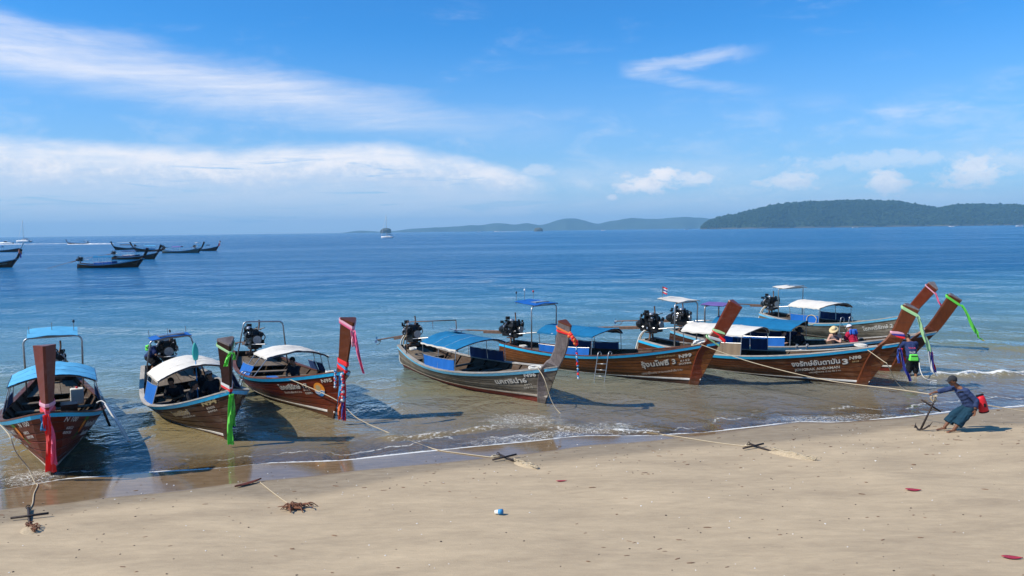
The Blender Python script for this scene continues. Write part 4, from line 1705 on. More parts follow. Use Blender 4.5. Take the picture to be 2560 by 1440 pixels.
def fused(name, mb, mat, parent, voxel=.012, smooth=2, folds=0.0):
    me = mb.mesh(name, mat)
    o = bpy.data.objects.new(name, me)
    COL.objects.link(o)
    md = o.modifiers.new('r', 'REMESH')
    md.mode = 'VOXEL'
    md.voxel_size = voxel
    if smooth:
        sm = o.modifiers.new('s', 'SMOOTH')
        sm.factor = .5
        sm.iterations = smooth
    bpy.context.view_layer.update()
    dg = bpy.context.evaluated_depsgraph_get()
    res = bpy.data.meshes.new_from_object(o.evaluated_get(dg))
    bpy.data.objects.remove(o)
    bpy.data.meshes.remove(me)
    if folds:
        nv = len(res.vertices)
        co = np.empty(nv * 3)
        res.vertices.foreach_get('co', co)
        no = np.empty(nv * 3)
        res.vertices.foreach_get('normal', no)
        co, no = co.reshape(-1, 3), no.reshape(-1, 3)
        x_, y_, z_ = co[:, 0], co[:, 1], co[:, 2]
        k_ = np.sin(26 * z_ + 17 * x_ + 3.5 * np.sin(9 * y_ + 5 * z_ + 2 * np.sin(8 * x_))) * np.sin(12 * y_ - 8 * x_ + 3.1 * np.sin(11 * z_ + 6 * x_)) + .6 * np.sin(57 * z_ - 22 * y_ + 2.2 * np.sin(19 * x_))
        co += no * (folds * .55 * k_)[:, None]
        res.vertices.foreach_set('co', co.ravel())
        res.update()
    res.name = name
    res.materials.clear()
    res.materials.append(MATS[mat])
    res.polygons.foreach_set('use_smooth', [True] * len(res.polygons))
    res.polygons.foreach_set('material_index', [0] * len(res.polygons))
    return link(name, res, parent)


def hand(b, wrist, d, nrm, curl=.6, k=1.0, side=1):
    """palm, four fingers of unequal length and a thumb from the palm's side"""
    d = Vector(d).normalized()
    n = Vector(nrm)
    n = (n - d * n.dot(d)).normalized()
    s_ = d.cross(n) * side
    w0 = Vector(wrist)
    pal = w0 + d * .085 * k
    for q in (-.026, -.009, .009, .026):
        cap(b, w0 + d * .01 * k + s_ * q * .6 * k, .014 * k, pal + s_ * q * k, .0125 * k, 7)
    for q, L_ in ((-.029, .062), (-.010, .076), (.010, .072), (.029, .058)):
        p = pal + s_ * q * k
        a = curl * .5
        dd = d
        for seg in range(3):
            dd = (Quaternion(s_, a if side > 0 else -a) @ dd).normalized()
            p2 = p + dd * L_ * k * (.45, .32, .23)[seg]
            cap(b, p, .0095 * k, p2, .0085 * k, 6)
            p = p2
            a = curl
    th = w0 + d * .025 * k - s_ * .03 * k
    t1 = th + (d * .6 - s_ * .6 + n * .35).normalized() * .04 * k
    t2 = t1 + (d * .85 - s_ * .1 + n * .5).normalized() * .035 * k
    cap(b, th, .013 * k, t1, .011 * k, 6)
    cap(b, t1, .011 * k, t2, .009 * k, 6)


def figure(label, M, J, skin, shirt, pants, hair='hair_black', sleeve='long', leg='long', voxel=.014, hat=None, face=None, loose=1.0, name='person', curl=(.7, .5), female=False, extra=None, gaze=None, hairlen=0.0, group=None, look_down=0.0):
    root = bpy.data.objects.new(name, None)
    root.empty_display_size = .2
    COL.objects.link(root)
    root.matrix_world = M
    tag(root, label, 'person', group)
    g = {k: Vector(v) for k, v in J.items()}
    hd = g['head']
    f = Vector(gaze or (1, 0, 0)).normalized()
    upv = (hd - g['neck']).normalized()
    upv = (upv - f * upv.dot(f)).normalized()
    lf = upv.cross(f)
    rot = Matrix((f, lf, upv)).transposed()
    b = MB()
    # head: skull, jaw, nose, ears, brow
    b.ball(hd + upv * .025, (.095, .076, .105), 14, 10, rot)
    b.ball(hd + f * .022 - upv * .055, (.062, .056, .065), 12, 8, rot)
    cap(b, hd + f * .088 + upv * .012, .010, hd + f * .104 - upv * .028, .0145, 7)
    for q in (-1, 1):
        b.ball(hd + lf * q * .078 - f * .008 - upv * .006, (.022, .010, .032), 8, 6, rot)
    cap(b, hd + f * .075 - upv * .062 - lf * .018, .011, hd + f * .075 - upv * .062 + lf * .018, .011, 6)
    cap(b, hd - upv * .05 - f * .012, .052, g['neck'], .055, 10)
    ch, pv = g['chest'], g['pelvis']
    sw = 1.0 if not female else .9
    for q in ('L', 'R'):
        cap(b, ch, .105 * sw, g['sh' + q], .062, 9)
        cap(b, g['neck'] - (g['neck'] - ch) * .25, .06, g['sh' + q], .055, 9)
        cap(b, g['sh' + q], .056 * sw, g['el' + q], .041 * sw, 10)
        cap(b, g['el' + q], .041 * sw, g['ha' + q], .028, 10)
        hp = g['hip' + q]
        cap(b, hp, .092, g['kn' + q], .062, 10)
        cap(b, g['kn' + q], .060, g['an' + q], .036, 10)
        fd = (g['to' + q] - g['an' + q])
        cap(b, g['an' + q], .036, g['an' + q] + Vector((0, 0, -.03)), .035, 8)
        cap(b, g['an' + q] - fd * .18 + Vector((0, 0, -.035)), .030, g['to' + q], .024, 8)
        sdv = fd.cross(Vector((0, 0, 1))).normalized()
        for k in range(5):
            cap(b, g['to' + q] + sdv * (k - 2) * .016, .013, g['to' + q] + fd.normalized() * (.045 - .006 * abs(k - 1.5)) + sdv * (k - 2) * .019, .010, 6)
        hv = (g['ha' + q] - g['el' + q])
        hand(b, g['ha' + q], J.get('hd' + q, hv), J.get('hn' + q, (0, 0, -1)), curl[0 if q == 'L' else 1], 1.0, 1 if q == 'L' else -1)
    mid = (ch + pv) / 2
    wv = (g['shL'] - g['shR'])
    wv = wv.normalized() if wv.length > .01 else lf
    for q in (-1, 1):
        cap(b, ch + wv * q * .06, .105, mid + wv * q * .045, .098, 10)
        cap(b, mid + wv * q * .045, .098, pv + wv * q * .055, .11, 10)
    body = fused('body', b, skin, root, voxel)
    # eyes and mouth
    if face:
        for q in (-1, 1):
            b = MB()
            b.ball(hd + f * .082 + lf * q * .032 + upv * .012, (.008, .013, .008), 8, 6, rot)
            b.build('eye', 'hair_black', root, True)
        b = MB()
        cap(b, hd + f * .086 - upv * .055 - lf * .02, .006, hd + f * .086 - upv * .055 + lf * .02, .006, 6)
        b.build('mouth', 'lip', root, True)
    # hair
    b = MB()

    def hr(u, v):
        a = 2 * math.pi * u
        th = v * 1.9
        q = Vector((math.cos(a) * math.sin(th), math.sin(a) * math.sin(th), math.cos(th)))
        if q.x > .25 and q.z < .35:
            q = q * .86
        return hd + upv * .03 + rot @ Vector((q.x * .104 - .006, q.y * .087, q.z * .113))
    b.grid(hr, 22, 10)
    if hairlen:
        for q in (-1, -.4, .4, 1):
            cap(b, hd - f * .06 + lf * q * .05, .04, hd - f * .08 + lf * q * .06 - Vector((0, 0, hairlen)), .025, 8)
    if hair:
        b.build('hair', hair, root, True)
    # shirt
    lo = loose
    b = MB()
    for q in (-1, 1):
        cap(b, ch + wv * q * .06, .118 * lo, mid + wv * q * .05, .112 * lo, 12)
        cap(b, mid + wv * q * .05, .112 * lo, pv + wv * q * .06 + (mid - pv) * .05, .122 * lo, 12)
    for q in ('L', 'R'):
        if sleeve != 'none':
            cap(b, ch, .116 * lo, g['sh' + q], .076 * lo, 10)
            cap(b, g['neck'] - (g['neck'] - ch) * .45, .07, g['sh' + q], .068, 10)
        else:
            cap(b, ch, .116, g['sh' + q] * .55 + g['neck'] * .45, .045, 10)
        if sleeve == 'long':
            cap(b, g['sh' + q], .074 * lo, g['el' + q], .060 * lo, 10)
            cap(b, g['el' + q], .060 * lo, g['el' + q].lerp(g['ha' + q], .45), .056 * lo, 10)
        elif sleeve == 'short':
            cap(b, g['sh' + q], .074 * lo, g['sh' + q].lerp(g['el' + q], .65), .066 * lo, 10)
    fused('shirt', b, shirt, root, voxel * 1.1, folds=.009)
    # trousers or shorts
    b = MB()
    for q in ('L', 'R'):
        hp = g['hip' + q]
        cap(b, pv + wv * (.05 if q == 'L' else -.05), .125, hp, .118, 10)
        if leg == 'wide':
            kn, an = g['kn' + q], g['an' + q]
            hem_ = kn.lerp(an, .62)
            cap(b, hp, .118, kn, .098, 12)
            b.tube([hp.lerp(kn, .3), hp.lerp(kn, .7), kn, kn.lerp(hem_, .5), hem_], [.112, .115, .112, .112, .120], 14)
        elif leg == 'long':
            cap(b, hp, .108, g['kn' + q], .078, 10)
            cap(b, g['kn' + q], .076, g['kn' + q].lerp(g['an' + q], .92), .058, 10)
        else:
            cap(b, hp, .115, g['kn' + q].lerp(hp, .05), .095, 10)
    fused('trousers', b, pants, root, voxel * 1.1, folds=.011)
    # headwear
    if hat:
        kind, hm = hat
        b = MB()
        if kind == 'cap':
            b.grid(lambda u, v: hd + upv * .045 + rot @ Vector((math.cos(u * 6.2832) * math.sin(v * 1.62) * .112, math.sin(u * 6.2832) * math.sin(v * 1.62) * .094, math.cos(v * 1.62) * .095)), 20, 8)
            b.sheet(lambda u, v: hd + upv * (.045 - .02 * u - .02 * (2 * v - 1) ** 2) + f * (.085 + .085 * u * (1 - .35 * (2 * v - 1) ** 2)) + lf * (2 * v - 1) * .075, 4, 8, .008)
        else:
            br, hh = (.17, .10) if kind == 'brim' else (.13, .08)
            prof = [(0, hh), (.06, hh), (.085, hh * .85), (.095, .02), (.10, .01), (br * .7, .004), (br, -.022), (br, -.030), (br * .7, -.004), (.10, 0)]
            V, F = [], []
            n = 22
            for r_, z_ in prof:
                for k in range(n):
                    a = 2 * math.pi * k / n
                    V.append(hd + upv * (.075 + z_ + .010 * math.sin(2 * a) * (r_ > .11)) + f * r_ * math.cos(a) * 1.1 + lf * r_ * math.sin(a))
            for i in range(len(prof) - 1):
                for k in range(n):
                    F.append((i * n + k, (i + 1) * n + k, (i + 1) * n + (k + 1) % n, i * n + (k + 1) % n))
            b.add(V, F)
        b.build('cap' if kind == 'cap' else 'hat', hm, root, True)
    return root


# ---- the man hauling the rope on the sand; he faces -X, so his frame is turned by 180 degrees about Z
gx0, gy0 = 10.72, 18.80
Mman = Matrix.Translation((gx0, gy0, ground_z(gx0, gy0))) @ Matrix.Rotation(math.pi, 4, 'Z')
# local: +x is where he looks (left in the picture), +y is towards the viewer
JM = dict(head=(-.08, .02, 1.265), neck=(-.20, .02, 1.14), chest=(-.31, .02, 1.0), pelvis=(-.55, .02, .62),
          shL=(-.27, -.17, 1.07), elL=(.02, -.19, .99), haL=(.27, -.17, .94),
          shR=(-.31, .19, 1.05), elR=(-.53, .27, .82), haR=(-.51, .26, .58),
          hipL=(-.53, -.07, .60), knL=(-.20, -.08, .40), anL=(.03, -.09, .09), toL=(.17, -.11, .028),
          hipR=(-.54, .09, .60), knR=(-.30, .11, .35), anR=(-.10, .11, .09), toR=(.05, .13, .028),
          hdR=(.05, .0, -1), hnR=(1, 0, 0), hnL=(0, 0, -1))
# left and right are mirrored in this frame: swap so that +y is his left
man = figure('barefoot man in dark cap and blue shirt hauling a rope on the sand', Mman, JM, 'skin_dark', 'denim_shirt', 'teal_trousers', sleeve='long', leg='wide', voxel=.009, hat=('cap', 'cap_grey_cloth'), face=True, loose=1.04, curl=(1.25, .55), gaze=(1, 0, -.12))
b = MB()
q = Vector(JM['haR']) + Vector((0, 0, .03))
b.tube([q + Vector((math.cos(a) * .036, math.sin(a) * .036, .012 * math.cos(a))) for a in [2 * math.pi * k / 12 for k in range(13)]], .011, 6)
b.build('watch', 'engine_black', man, True)

# his red dry bag
bag = bpy.data.objects.new('dry_bag', None)
bag.empty_display_size = .1
COL.objects.link(bag)
bag.matrix_world = Matrix.Translation((gx0 + .80, gy0 - .05, ground_z(gx0, gy0) + .70)) @ Matrix.Rotation(R(-16), 4, 'Y')
tag(bag, 'red cylindrical dry bag slung behind the man hauling the rope', 'bag')
b = MB()
b.tube([(0, 0, -.20), (0, 0, -.19), (0, 0, -.1), (0, 0, .08), (0, 0, .16), (0, 0, .20)], [.10, .11, .112, .11, .098, .07], 20)
b.build('bag_body', 'plastic_red', bag, True)
b = MB()
b.tube([(0, 0, -.215), (0, 0, -.185)], .113, 20)
b.build('bag_bottom', 'black_cloth', bag)
b = MB()
b.box((0, 0, .215), (.17, .05, .04))
b.build('bag_closure', 'black_cloth', bag)
b = MB()
b.box((0, -.112, -.02), (.05, .012, .09))
b.build('bag_patch', 'black_cloth', bag)
b = MB()
b.tube(bez([(-.1, -.06, .17), (-.28, -.15, .34), (-.42, -.17, .47), (-.50, -.05, .46), (-.42, .12, .30), (-.12, .08, -.12)], 6), .014, 6)
b.build('shoulder_strap', 'black_cloth', bag, True)

# ---- man bent over the bow of the boat behind N98, seen from behind, standing in the water
gx1, gy1 = 13.62, 26.1
Mp = Matrix.Translation((gx1, gy1, -.28)) @ Matrix.Rotation(R(84), 4, 'Z')
JP = dict(head=(.46, .0, 1.60), neck=(.33, 0, 1.50), chest=(.24, 0, 1.36), pelvis=(.0, 0, .93),
          shL=(.26, .19, 1.43), elL=(.42, .27, 1.22), haL=(.62, .18, 1.22), shR=(.26, -.19, 1.43), elR=(.42, -.27, 1.22), haR=(.62, -.18, 1.22),
          hipL=(0, .09, .90), knL=(.03, .10, .50), anL=(-.02, .10, .09), toL=(.12, .12, .03), hipR=(0, -.09, .90), knR=(.03, -.12, .50), anR=(.0, -.14, .09), toR=(.14, -.16, .03))
pm = figure('man in navy shirt bent over a bow, standing in the water, seen from behind', Mp, JP, 'skin_tan', 'navy_shirt', 'black_shorts', sleeve='short', leg='short', voxel=.013, loose=1.1, gaze=(.9, 0, -.4))
def back_print(body, zc, size, mat, yw):
    V, F = text_mesh(body, size)
    xs_ = [v[0] for v in V]
    x_0, x_1 = min(xs_), max(xs_)
    Wv = []
    for a, c in V:
        yy = -((a - x_0) / (x_1 - x_0) - .5) * yw
        zz = zc + c
        xx = (zz - .93) * .56 - .155 + .25 * yy * yy * 4
        Wv.append((xx, yy, zz))
    b = MB()
    b.add(Wv, F)
    o = b.build('shirt_print', mat, pm)
    sol = o.modifiers.new('thick', 'SOLIDIFY')
    sol.thickness = .004
    sol.offset = 0
back_print('N.P.', 1.13, .10, 'paint_white', .20)
back_print('TOUR', 1.28, .07, 'ribbon_pink', .24)


def pouch(M, label, size=(.14, .30, .22)):
    r = bpy.data.objects.new('waist_bag', None)
    r.empty_display_size = .1
    COL.objects.link(r)
    r.matrix_world = M
    tag(r, label, 'bag')
    b = MB()
    b.box((0, 0, 0), size, taper=.82)
    o = b.build('bag_body', 'lime', r)
    bv = o.modifiers.new('b', 'BEVEL')
    bv.width = .03
    bv.segments = 3
    b = MB()
    b.box((-size[0] * .45, 0, size[2] * .28), (.02, size[1] * .7, .018))
    b.build('zip', 'black_cloth', r)
    b = MB()
    b.tube([Vector((.12 + math.cos(a) * .14, math.sin(a) * .19, .02)) for a in [2 * math.pi * k / 16 for k in range(17)]], .014, 6)
    b.build('strap', 'black_cloth', r, True)
    return r


pouch(Mp @ Matrix.Translation((-.21, .05, 1.02)), 'lime green bag on the back of the man standing in the water')


def sitting(label, boat, x, y, z, yaw, skin, shirt, pants, hat=None, hair='hair_black', sleeve='short', lean=.12, female=False, face=None, hairlen=0.0, arms='lap', voxel=.016, gaze=(.9, 0, -.25), curl=(.8, .8), leg='long', loose=1.0):
    """a seated person; z is the height of the seat in the boat"""
    M = boat.M @ Matrix.Translation((x, y, z)) @ Matrix.Rotation(yaw, 4, 'Z')
    J = dict(pelvis=(0, 0, .10), chest=(lean, 0, .48), neck=(lean * 1.25, 0, .63), head=(lean * 1.5 + .03, 0, .765),
             shL=(lean * 1.05, .175, .56), shR=(lean * 1.05, -.175, .56),
             hipL=(.03, .09, .09), hipR=(.03, -.09, .09), knL=(.42, .12, .10), knR=(.42, -.12, .10), anL=(.44, .12, -.28), anR=(.44, -.12, -.28), toL=(.58, .13, -.34), toR=(.58, -.13, -.34))
    if arms == 'lap':
        J.update(elL=(lean + .10, .25, .32), haL=(.32, .08, .26), elR=(lean + .10, -.25, .32), haR=(.32, -.08, .26))
    elif arms == 'front':
        J.update(elL=(lean + .16, .24, .36), haL=(.40, .10, .40), elR=(lean + .16, -.24, .36), haR=(.40, -.06, .42))
    else:
        J.update(elL=(lean - .02, .27, .33), haL=(.12, .28, .12), elR=(lean + .16, -.24, .36), haR=(.40, -.06, .42))
    return figure(label, M, J, skin, shirt, pants, hair, sleeve, leg, voxel, hat, face, gaze=gaze, female=female, hairlen=hairlen, curl=curl, loose=loose)


sitting('woman in straw hat and printed top sitting in the bow of a boat', n97, 6.55, -.02, .60, R(-95), 'skin_fair', 'print_top', 'dark_shirt', ('brim', 'straw'), 'hair_brown', 'none', .26, True, True, .18, 'front', .012, (.8, 0, -.6))
pr = sitting('person in crimson shirt, white cap and blue scarf beside the straw hat woman', n97, 7.15, .05, .66, R(150), 'skin_fair', 'crimson_shirt', 'dark_shirt', ('cap', 'white_cloth'), 'hair_brown', 'short', .18, False, None, 0, 'lap', .013, (.9, 0, -.35), loose=1.2)
b = MB()
for a in range(10):
    t_ = a / 9
    cap(b, (.12 + .05 * math.sin(t_ * 9), -.13 + .26 * t_, .70), .035, (.10 + .04 * math.sin(t_ * 9), -.15 + .30 * t_, .58), .045, 8)
b.build('scarf', 'blue_scarf', pr, True)
sitting('person in wide dark hat seated at the front edge of the long blue canopy', n97, 4.95, .18, .42, R(-40), 'skin_dark', 'dark_shirt', 'dark_shirt', ('brim', 'cap_grey_cloth'), arms='lap')
sitting('bare-armed passenger seated below the long blue canopy near its front post', n97, 4.50, -.42, .38, R(-20), 'skin_fair', 'dark_shirt', 'dark_shirt', None, arms='side')
sitting('dark haired passenger bent forward under the canopy of N94', n94, 3.5, -.35, .30, R(-30), 'skin_tan', 'dark_shirt', 'dark_shirt', None, arms='lap', lean=.30)
sitting('passenger in white cap under the far front corner of the canopy of N94', n94, 4.15, .52, .32, R(200), 'skin_tan', 'dark_shirt', 'dark_shirt', ('cap', 'white_cloth'), arms='lap')
sitting('passenger in black with bushy hair at the middle of the canopy of N94', n94, 3.3, .45, .34, R(-120), 'skin_tan', 'dark_shirt', 'dark_shirt', None, arms='front', hairlen=.14)
sitting('passenger in black crouched by the near gunwale of N94', n94, 4.35, -.45, .22, R(60), 'skin_tan', 'dark_shirt', 'navy_shirt', None, arms='lap', lean=.25, hairlen=.1)
sitting('lone passenger in black under the front of the white canopy of N95', n95, 4.35, .22, .36, R(-70), 'skin_tan', 'dark_shirt', 'dark_shirt', None, arms='lap')
# boatman at the stern of N94
Ms = n94.M @ Matrix.Translation((.05, -.42, .80)) @ Matrix.Rotation(R(40), 4, 'Z')
JS = dict(head=(.40, 0, .86), neck=(.30, 0, .80), chest=(.20, 0, .72), pelvis=(-.10, 0, .48), shL=(.22, .18, .78), elL=(.38, .24, .58), haL=(.52, .12, .48), shR=(.22, -.18, .78), elR=(.38, -.24, .58), haR=(.52, -.12, .48),
          hipL=(-.08, .09, .46), knL=(.16, .12, .26), anL=(-.06, .11, -.12), toL=(.08, .12, -.17), hipR=(-.08, -.09, .46), knR=(.16, -.12, .26), anR=(-.06, -.11, -.12), toR=(.08, -.12, -.17))
figure('boatman in blue shirt stooping over the engine at the stern of N94', Ms, JS, 'skin_tan', 'navy_shirt', 'black_shorts', sleeve='short', leg='short', voxel=.015, gaze=(.85, 0, -.5), loose=1.1)
pouch(Ms @ Matrix.Translation((.02, -.13, .80)), 'lime green bag on the back of the boatman at the stern of N94', (.14, .22, .18))


# ================================================================== RIBBONS AND GARLANDS
def strip_mesh(mb, pts, w0, w1, wdir, th=.005, n=6, wave=.034):
    P = bez(pts, n)
    wd = Vector(wdir).normalized()

    def fn(u, v):
        f = u * (len(P) - 1)
        i = min(len(P) - 2, int(f))
        p = P[i].lerp(P[i + 1], f - i)
        wv = w0 + (w1 - w0) * u
        T = (P[i + 1] - P[i]).normalized()
        nn = T.cross(wd)
        return p + wd * wv * (v - .5) + nn * wave * math.sin(v * 7 + u * 9)
    mb.sheet(fn, len(P) - 1, 4, th)


def ring_at(boat, z):
    i = min(range(len(boat.postC)), key=lambda k: abs(boat.postC[k].z - z))
    return i


def wrap(mb, boat, z, h, tilt=0.0, grow=1.06):
    """a band of cloth tied round the bow post at height z"""
    i = ring_at(boat, z)
    sec = [Vector(v) for v in boat.postV[i * 6:i * 6 + 6]]
    c = sum(sec, Vector()) / 6
    dz = z - boat.postC[i].z
    sec = [c + (p - c) * grow + Vector((0, 0, dz)) for p in sec]
    xs_ = [p.x for p in sec]
    xm = (min(xs_) + max(xs_)) / 2
    V, F = [], []
    for k, (hh, gr) in enumerate(((-h / 2, 1.0), (-h / 6, 1.04), (h / 6, 1.04), (h / 2, 1.0))):
        for p in sec:
            q = c + (p - c) * gr
            V.append(Vector((q.x, q.y, p.z + hh + tilt * (p.x - xm))))
    for k in range(3):
        for j in range(6):
            F.append((k * 6 + j, k * 6 + (j + 1) % 6, (k + 1) * 6 + (j + 1) % 6, (k + 1) * 6 + j))
    mb.add([boat.M @ p for p in V], F)


def ribbon_thing(label, wraps=(), tails=(), beads=(), name='bow_ribbon'):
    """wraps: (boat, z, h, tilt, mat); tails: (pts, w0, w1, mat, wdir); beads: (pts, r, mats)"""
    r = bpy.data.objects.new(name, None)
    r.empty_display_size = .1
    COL.objects.link(r)
    tag(r, label, 'ribbon' if name == 'bow_ribbon' else 'garland', 'ribbons tied to the bow posts')
    for bt, z, h, tilt, mt in wraps:
        b = MB()
        wrap(b, bt, z, h, tilt)
        o = b.build('wrap', mt, r)
        sol = o.modifiers.new('t', 'SOLIDIFY')
        sol.thickness = .012
        sol.offset = 1
    for tl in tails:
        pts, w0, w1, mt = tl[:4]
        wd = tl[4] if len(tl) > 4 else (1, .15, 0)
        b = MB()
        strip_mesh(b, pts, w0, w1, wd)
        smooth_obj(b.build('tail', mt, r), 50)
    for pts, rad, mts in beads:
        P = bez(pts, 8)
        for k, mt in enumerate(mts):
            b = MB()
            for j, p in enumerate(P):
                if j % len(mts) == k:
                    for q in range(3):
                        b.ball(p + Vector((random.uniform(-1, 1) * rad * .5, random.uniform(-1, 1) * rad * .5, random.uniform(-1, 1) * rad)), rad * random.uniform(.7, 1.05), 7, 5)
            tag(b.build('flowers', mt, r, True), kind='stuff')
    return r


ribbon_thing('pink and red ribbon round the post of N100 with long red tail',
             [(n100, 1.62, .10, -.2, 'ribbon_pink'), (n100, 1.54, .09, .25, 'ribbon_red'), (n100, 1.70, .07, .1, 'ribbon_pale_pink')],
             [([(-9.60, 15.66, 1.55), (-9.62, 15.74, 1.2), (-9.70, 15.92, .78), (-9.86, 16.14, .20)], .12, .22, 'ribbon_red'),
              ([(-9.68, 15.68, 1.52), (-9.71, 15.72, 1.2)], .09, .10, 'ribbon_sky'),
              ([(-9.57, 15.7, 1.5), (-9.58, 15.8, 1.0), (-9.70, 16.02, .4)], .06, .12, 'ribbon_pink')])
ribbon_thing('lime and white ribbon round the post of N94 with long lime tails',
             [(n94, 2.44, .06, -.12, 'ribbon_pale_green'), (n94, 1.48, .08, .2, 'ribbon_white'), (n94, 1.42, .06, .1, 'ribbon_red')],
             [([(-6.62, 18.02, 2.42), (-6.69, 17.98, 2.30), (-6.74, 17.98, 2.10)], .06, .10, 'ribbon_green'),
              ([(-6.56, 18.02, 2.42), (-6.54, 18.0, 2.25)], .05, .07, 'ribbon_green'),
              ([(-6.79, 18.36, 1.36), (-6.84, 18.4, .92), (-6.87, 18.42, .52), (-6.87, 18.46, .10)], .08, .15, 'ribbon_green'),
              ([(-6.76, 18.4, 1.36), (-6.77, 18.44, .95), (-6.79, 18.48, .55)], .06, .08, 'ribbon_green'),
              ([(-6.78, 18.43, 1.36), (-6.80, 18.47, .95), (-6.81, 18.5, .5)], .09, .09, 'ribbon_navy')])
ribbon_thing('pink ribbon at the post top of N95 with streaming tail',
             [(n95, 2.70, .09, -.22, 'ribbon_pale_pink'), (n95, 2.66, .06, -.22, 'ribbon_pink')],
             [([(-4.22, 20.3, 2.62), (-4.14, 20.2, 2.38), (-4.06, 20.2, 1.95), (-3.94, 20.2, 1.48)], .13, .05, 'ribbon_pink'),
              ([(-4.24, 20.28, 2.62), (-4.20, 20.2, 2.2)], .08, .07, 'ribbon_pale_pink')])
ribbon_thing('red, white and blue garland knotted round the bow of N95 above the water',
             [(n95, 1.62, .12, .1, 'ribbon_red'), (n95, 1.52, .10, -.1, 'ribbon_sky'), (n95, 1.43, .10, .05, 'ribbon_red')],
             [([(-4.64, 20.62, 1.40), (-4.66, 20.66, 1.0), (-4.71, 20.66, .62)], .10, .12, 'ribbon_sky'),
              ([(-4.66, 20.65, .80), (-4.71, 20.66, .45), (-4.71, 20.66, .14)], .10, .10, 'ribbon_orange'),
              ([(-4.57, 20.6, 1.38), (-4.55, 20.62, 1.0), (-4.58, 20.62, .57), (-4.58, 20.62, .12)], .07, .09, 'ribbon_red'),
              ([(-4.61, 20.6, .72), (-4.62, 20.62, .15)], .07, .08, 'ribbon_blue')],
             [([(-4.60, 20.58, 1.40), (-4.59, 20.58, 1.05), (-4.60, 20.58, .72)], .045, ['ribbon_red', 'ribbon_white', 'ribbon_sky']),
              ([(-4.82, 20.78, 1.45), (-4.83, 20.78, 1.25), (-4.83, 20.78, 1.05)], .035, ['ribbon_sky', 'ribbon_white', 'ribbon_red'])], 'garland')
ribbon_thing('red and orange garland on the post top of N96 with long beaded strand',
             [(n96, 2.30, .06, -.1, 'ribbon_orange'), (n96, 2.24, .05, .1, 'ribbon_red')],
             [], [([(1.60, 21.62, 2.26), (1.70, 21.5, 2.15), (1.78, 21.5, 2.02)], .05, ['ribbon_red', 'ribbon_orange']),
                  ([(1.78, 21.5, 2.05), (1.79, 21.5, 1.75), (1.81, 21.5, 1.38), (1.83, 21.5, 1.02)], .028, ['ribbon_sky', 'ribbon_blue', 'ribbon_red', 'ribbon_red', 'ribbon_sky', 'ribbon_white'])], 'garland')
ribbon_thing('white, red and pale green ribbons crossed round the red post of N99',
             [(n99, 1.74, .09, .35, 'ribbon_pale_green'), (n99, 1.60, .11, -.3, 'ribbon_red'), (n99, 1.50, .09, .3, 'ribbon_white'), (n99, 1.42, .07, -.2, 'ribbon_pale_green')],
             [([tuple(n99.M @ Vector((8.6, -.2, 1.52))), tuple(n99.M @ Vector((8.35, -.32, 1.50))), tuple(n99.M @ Vector((8.15, -.40, 1.44)))], .10, .14, 'ribbon_white', (0, 0, 1))])
ribbon_thing('pale green ribbon at the post top of N98 with long striped tail',
             [(n98, 2.46, .10, -.18, 'ribbon_pale_green')],
             [([(12.36, 23.50, 2.46), (12.52, 23.44, 1.98), (12.73, 23.42, 1.33)], .10, .14, 'ribbon_pale_green'),
              ([(12.40, 23.52, 2.44), (12.58, 23.46, 1.93), (12.80, 23.45, 1.3)], .06, .08, 'ribbon_white'),
              ([(12.74, 23.42, 1.36), (12.86, 23.4, .83), (12.93, 23.4, .70)], .09, .07, 'ribbon_navy'),
              ([(12.79, 23.44, 1.34), (12.92, 23.43, .75)], .08, .06, 'ribbon_red'),
              ([(12.70, 23.42, 1.36), (12.82, 23.4, .80), (12.98, 23.4, .58)], .05, .08, 'ribbon_white')])
ribbon_thing('pink, navy and red ribbons round the stem of N98 at the rail',
             [(n98, 1.76, .07, .5, 'ribbon_pale_pink'), (n98, 1.69, .06, .5, 'ribbon_navy'), (n98, 1.63, .05, .4, 'ribbon_red')],
             [([(12.0, 23.78, 1.40), (12.08, 23.7, .97), (12.2, 23.7, .65), (12.31, 23.7, .38)], .06, .11, 'ribbon_navy'),
              ([(12.05, 23.8, 1.40), (12.12, 23.74, 1.00)], .05, .09, 'ribbon_red'),
              ([(11.95, 23.8, 1.40), (11.97, 23.76, .94)], .05, .07, 'ribbon_blue')])
ribbon_thing('lime ribbon at the post top behind N98 with long tail blown aside',
             [(n97, 2.52, .09, -.2, 'ribbon_green')],
             [([(15.18, 26.05, 2.50), (15.41, 26.0, 2.12), (15.65, 26.0, 1.64), (15.72, 26.0, 1.52)], .10, .17, 'ribbon_green'),
              ([(15.72, 26.0, 1.52), (15.80, 26.0, 1.38), (15.93, 26.0, 1.29)], .08, .07, 'ribbon_green'),
              ([(15.90, 26.0, 1.31), (15.99, 26.0, 1.26)], .07, .05, 'ribbon_yellow')])
ribbon_thing('thin pink ribbon on the post of the boat farthest from the beach', [(n2, 2.45, .05, -.1, 'ribbon_pale_pink')],
             [([(17.12, 31.2, 2.46), (17.22, 31.1, 2.15), (17.36, 31.1, 1.85)], .05, .10, 'ribbon_pink')])


# ================================================================== ROPES, ANCHORS, LADDERS
def rope(label, pts, r=.012, mat='rope', n=8, loops=()):
    b = MB()
    b.tube(bez(pts, n), r, 7)
    for c, rad, k in loops:
        c = Vector(c)
        P = []
        for j in range(k * 14 + 1):
            a = 2 * math.pi * j / 14
            P.append(c + Vector((rad * math.cos(a) * (1 + .2 * math.sin(a * .37)), rad * .6 * math.sin(a), .012 + .01 * math.sin(a * 1.7) + .004 * j / 14)))
        b.tube(P, r, 6)
    o = b.build('mooring_rope', mat, None, True)
    return tag(o, label, 'rope', 'mooring ropes')


def gp(x, y, dz=.012):
    return (x, y, ground_z(x, y) + dz)


